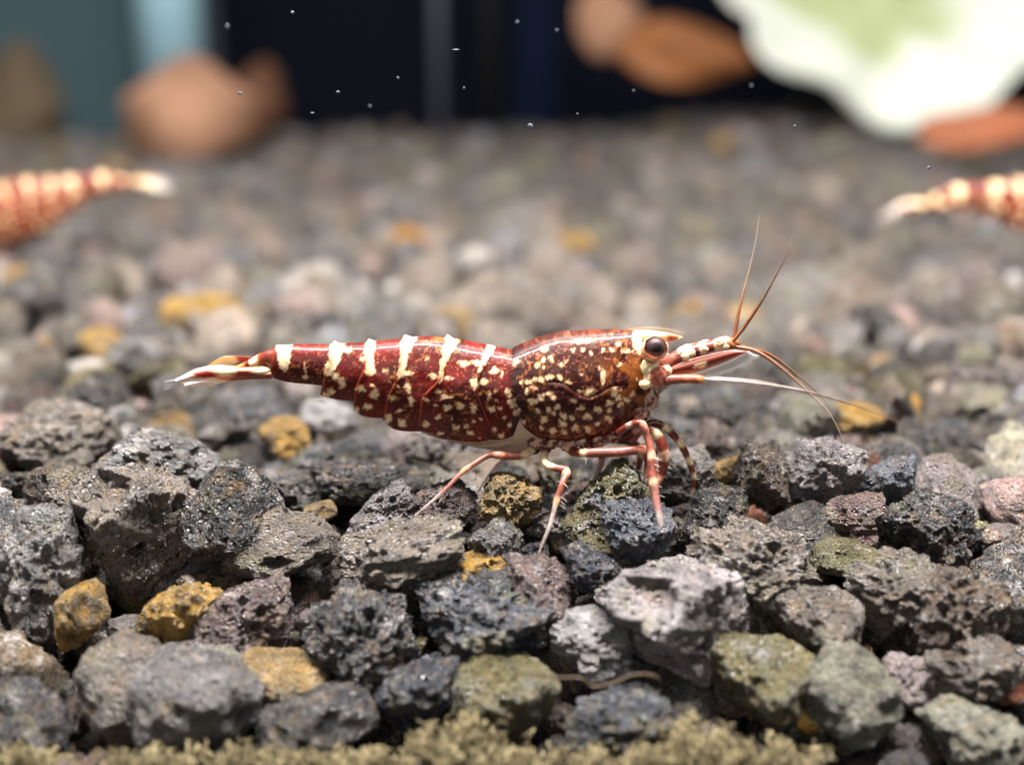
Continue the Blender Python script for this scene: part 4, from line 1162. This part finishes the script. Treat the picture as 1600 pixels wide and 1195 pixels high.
# ------------------------------------------------------------------ back of the tank
def slab(name, px0, px1, py0, py1, Y, th, mat, **kw):
    a = at(px0, py0, Y); b = at(px1, py1, Y)
    x0, x1 = a[0], b[0]; z1, z0 = a[2], b[2]
    bm = bmesh.new(); bmesh.ops.create_cube(bm, size=1)
    for v in bm.verts:
        v.co = Vector(((x0+x1)/2+v.co.x*(x1-x0), Y+th/2+v.co.y*th, (z0+z1)/2+v.co.z*(z1-z0)))
    me = bpy.data.meshes.new(name); bm.to_mesh(me); bm.free()
    return tag(link(name, me, mat), **kw)
m_bk = plain('back_black', (0.0030, 0.0042, 0.0085), 0.7, 0.05)
m_navy = plain('back_navy', (0.002, 0.006, 0.02), 0.6, 0.05)
m_teal = plain('back_teal', srgb(72, 94, 100), 0.6, 0.2)
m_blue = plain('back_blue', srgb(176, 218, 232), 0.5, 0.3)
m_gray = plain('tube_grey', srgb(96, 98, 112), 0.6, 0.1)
slab('back_wall', 286, 2300, -900, 330, 29.0, 0.8, m_bk, kind='structure')
slab('back_wall_teal', -900, 284, -900, 330, 29.0, 0.8, m_teal, kind='structure')
slab('navy_panel', 800, 868, -400, 260, 28.4, 0.3, m_navy, label='dark navy upright panel against the black back wall', cat='panel')

def pipe(name, px, pw, py0, py1, Y, mat, **kw):
    a = at(px, py0, Y); b = at(px, py1, Y); r = pw/2*(Y-CAM[1])/FPX
    bm = bmesh.new(); bmesh.ops.create_cone(bm, cap_ends=True, segments=24, radius1=r, radius2=r, depth=a[2]-b[2])
    me = bpy.data.meshes.new(name); bm.to_mesh(me); bm.free()
    for p in me.polygons: p.use_smooth = True
    o = link(name, me, mat, None, (a[0], Y, (a[2]+b[2])/2))
    return tag(o, **kw)
pipe('upright_tube', 228, 100, -500, 240, 26.5, m_blue, label='pale blue upright tube behind the brown leaf, at the back', cat='tube')  # light through a gap beyond the tank, built as a pale cylinder
pipe('air_tube', 676, 18, -500, 245, 25, m_gray, label='thin grey upright tube before the black back wall', cat='tube')  # grey vertical streak at the back, built as a thin cylinder
pipe('air_tube', 762, 30, -500, 245, 27.5, plain('tube_dark', (.016, .016, .02), .6, .2), label='faint dark upright tube right of the thin grey one', cat='tube')  # second, fainter streak, built the same way

# dead leaves: curled sheets with thickness
def leaf(name, px, py, Y, L, Wd, curl, rot, mat, label, cat, vein=0.05, seed=0):
    n, m = 40, 24
    V = []
    for i in range(n):
        t = i/(n-1); w = Wd*math.sin(math.pi*(0.06+0.9*t)**0.8)
        for k in range(m):
            f_ = k/(m-1)*2-1
            x = (t-.5)*L; y = f_*w
            z = curl*Wd*(f_*f_)*-1 - curl*L*.35*(2*t-1)**2 + .08*L*math.sin(t*7+f_*3+seed)*.5 + vein*math.cos(f_*9)*.2
            V.append((x, y, z))
    V = np.array(V); nv = len(V); V = np.concatenate([V, V-np.array([0, 0, .06])])
    Fc = []
    for i in range(n-1):
        for k in range(m-1):
            q = (i*m+k, i*m+k+1, (i+1)*m+k+1, (i+1)*m+k); Fc += [q, tuple(j+nv for j in q[::-1])]
        for k in (0, m-1): Fc.append((i*m+k, (i+1)*m+k, (i+1)*m+k+nv, i*m+k+nv))
    for k in range(m-1):
        for i in (0, n-1): Fc.append((i*m+k, i*m+k+1, i*m+k+1+nv, i*m+k+nv))
    o = link(name, mesh_np(name, V, Fc), mat, None, tuple(at(px, py, Y)))
    o.rotation_euler = tuple(math.radians(r) for r in rot)
    return tag(o, label, cat)
m_leaf = plain('brown_leaf', srgb(150, 112, 88), .7, .2, .25, .8)
m_leaf2 = plain('dark_leaf', srgb(84, 54, 36), .7, .2, .3, .8)
m_leaf3 = plain('orange_leaf', srgb(124, 78, 44), .6, .2, .35, .6)
m_leaf4 = plain('red_leaf', srgb(152, 92, 62), .6, .2, .3, .6)
leaf('fallen_leaf', 295, 138, 20, 2.7, 1.4, .5, (50, 0, 8), m_leaf, 'curled pale brown leaf before the blue tube', 'leaf', seed=1)
leaf('fallen_leaf', 400, 150, 22, 1.4, 1.1, .4, (60, 20, 0), m_leaf2, 'small dark brown leaf against the black back', 'leaf', seed=2)
leaf('fallen_leaf', 12, 150, 25, 2.2, 2.0, .4, (60, 0, 0), plain('tan_leaf', srgb(96, 82, 64), .7, .2, .2, .8), 'dull tan leaf at the far left edge', 'leaf', seed=3)
leaf('fallen_leaf', 1075, 72, 21, 2.9, .75, .3, (62, 6, -10), m_leaf3, 'orange brown leaf left of the big white leaf', 'leaf', seed=4)
leaf('fallen_leaf', 955, 12, 23, 1.5, 1.0, .4, (60, 0, 0), m_leaf, 'salmon brown leaf at the top right of the middle', 'leaf', seed=5)
leaf('fallen_leaf', 1560, 188, 16, 2.6, .5, .2, (40, 0, 0), m_leaf4, 'orange red leaf under the big white leaf', 'leaf', seed=6)

# big pale leaf, white rim round a green heart
def cabbage():
    n, m = 70, 70
    V = []; cc = []
    for i in range(n):
        for k in range(m):
            a = k/(m-1)*2-1; b = i/(n-1)*2-1
            r = math.hypot(a, b); s = max(abs(a), abs(b))/r if r > 1e-6 else 1
            x, y = a*s, b*s                                     # square to disc
            rr = math.hypot(x, y); th = math.atan2(y, x)
            R = 1+.10*math.sin(3*th+.8)+.06*math.sin(7*th)
            z = .55*rr**2.2+.10*rr*math.sin(5*th+1)+.06*rr*rr*math.sin(11*th)
            V.append((x*R*4.4, y*R*3.5, z*2.3-.05*abs(math.sin(th*9))*rr))
            g = 1-float(sstep(.36, .62, np.array(math.hypot(x+.12, (y-.18)*1.0)+.08*math.sin(4*th))))
            cc.append(np.array(srgb(170, 180, 132))*g+np.array(srgb(214, 218, 206))*(1-g))
    V = np.array(V); nv = len(V); V = np.concatenate([V, V-np.array([0, 0, .12])]); cc = cc+cc
    Fc = []
    for i in range(n-1):
        for k in range(m-1):
            q = (i*m+k, i*m+k+1, (i+1)*m+k+1, (i+1)*m+k); Fc += [q, tuple(j+nv for j in q[::-1])]
    for k in range(m-1):
        Fc += [(k, k+1, k+1+nv, k+nv), ((n-1)*m+k, (n-1)*m+k+1, (n-1)*m+k+1+nv, (n-1)*m+k+nv), (k*m, (k+1)*m, (k+1)*m+nv, k*m+nv), (k*m+m-1, (k+1)*m+m-1, (k+1)*m+m-1+nv, k*m+m-1+nv)]
    me = mesh_np('vegetable_leaf', V, Fc); set_col(me, 'Col', np.array(cc))
    o = link('vegetable_leaf', me, attr_mat('vegetable_leaf', rough=.45, sss=.2, radius=(.3, .3, .2), sss_scale=.5), None, tuple(at(1385, 30, 23)))
    o.color = (0, 0, 0, 1)
    o.rotation_euler = (math.radians(48), 0, math.radians(6))
    tag(o, 'big white vegetable leaf with a pale green heart, at the upper right', 'leaf')
cabbage()
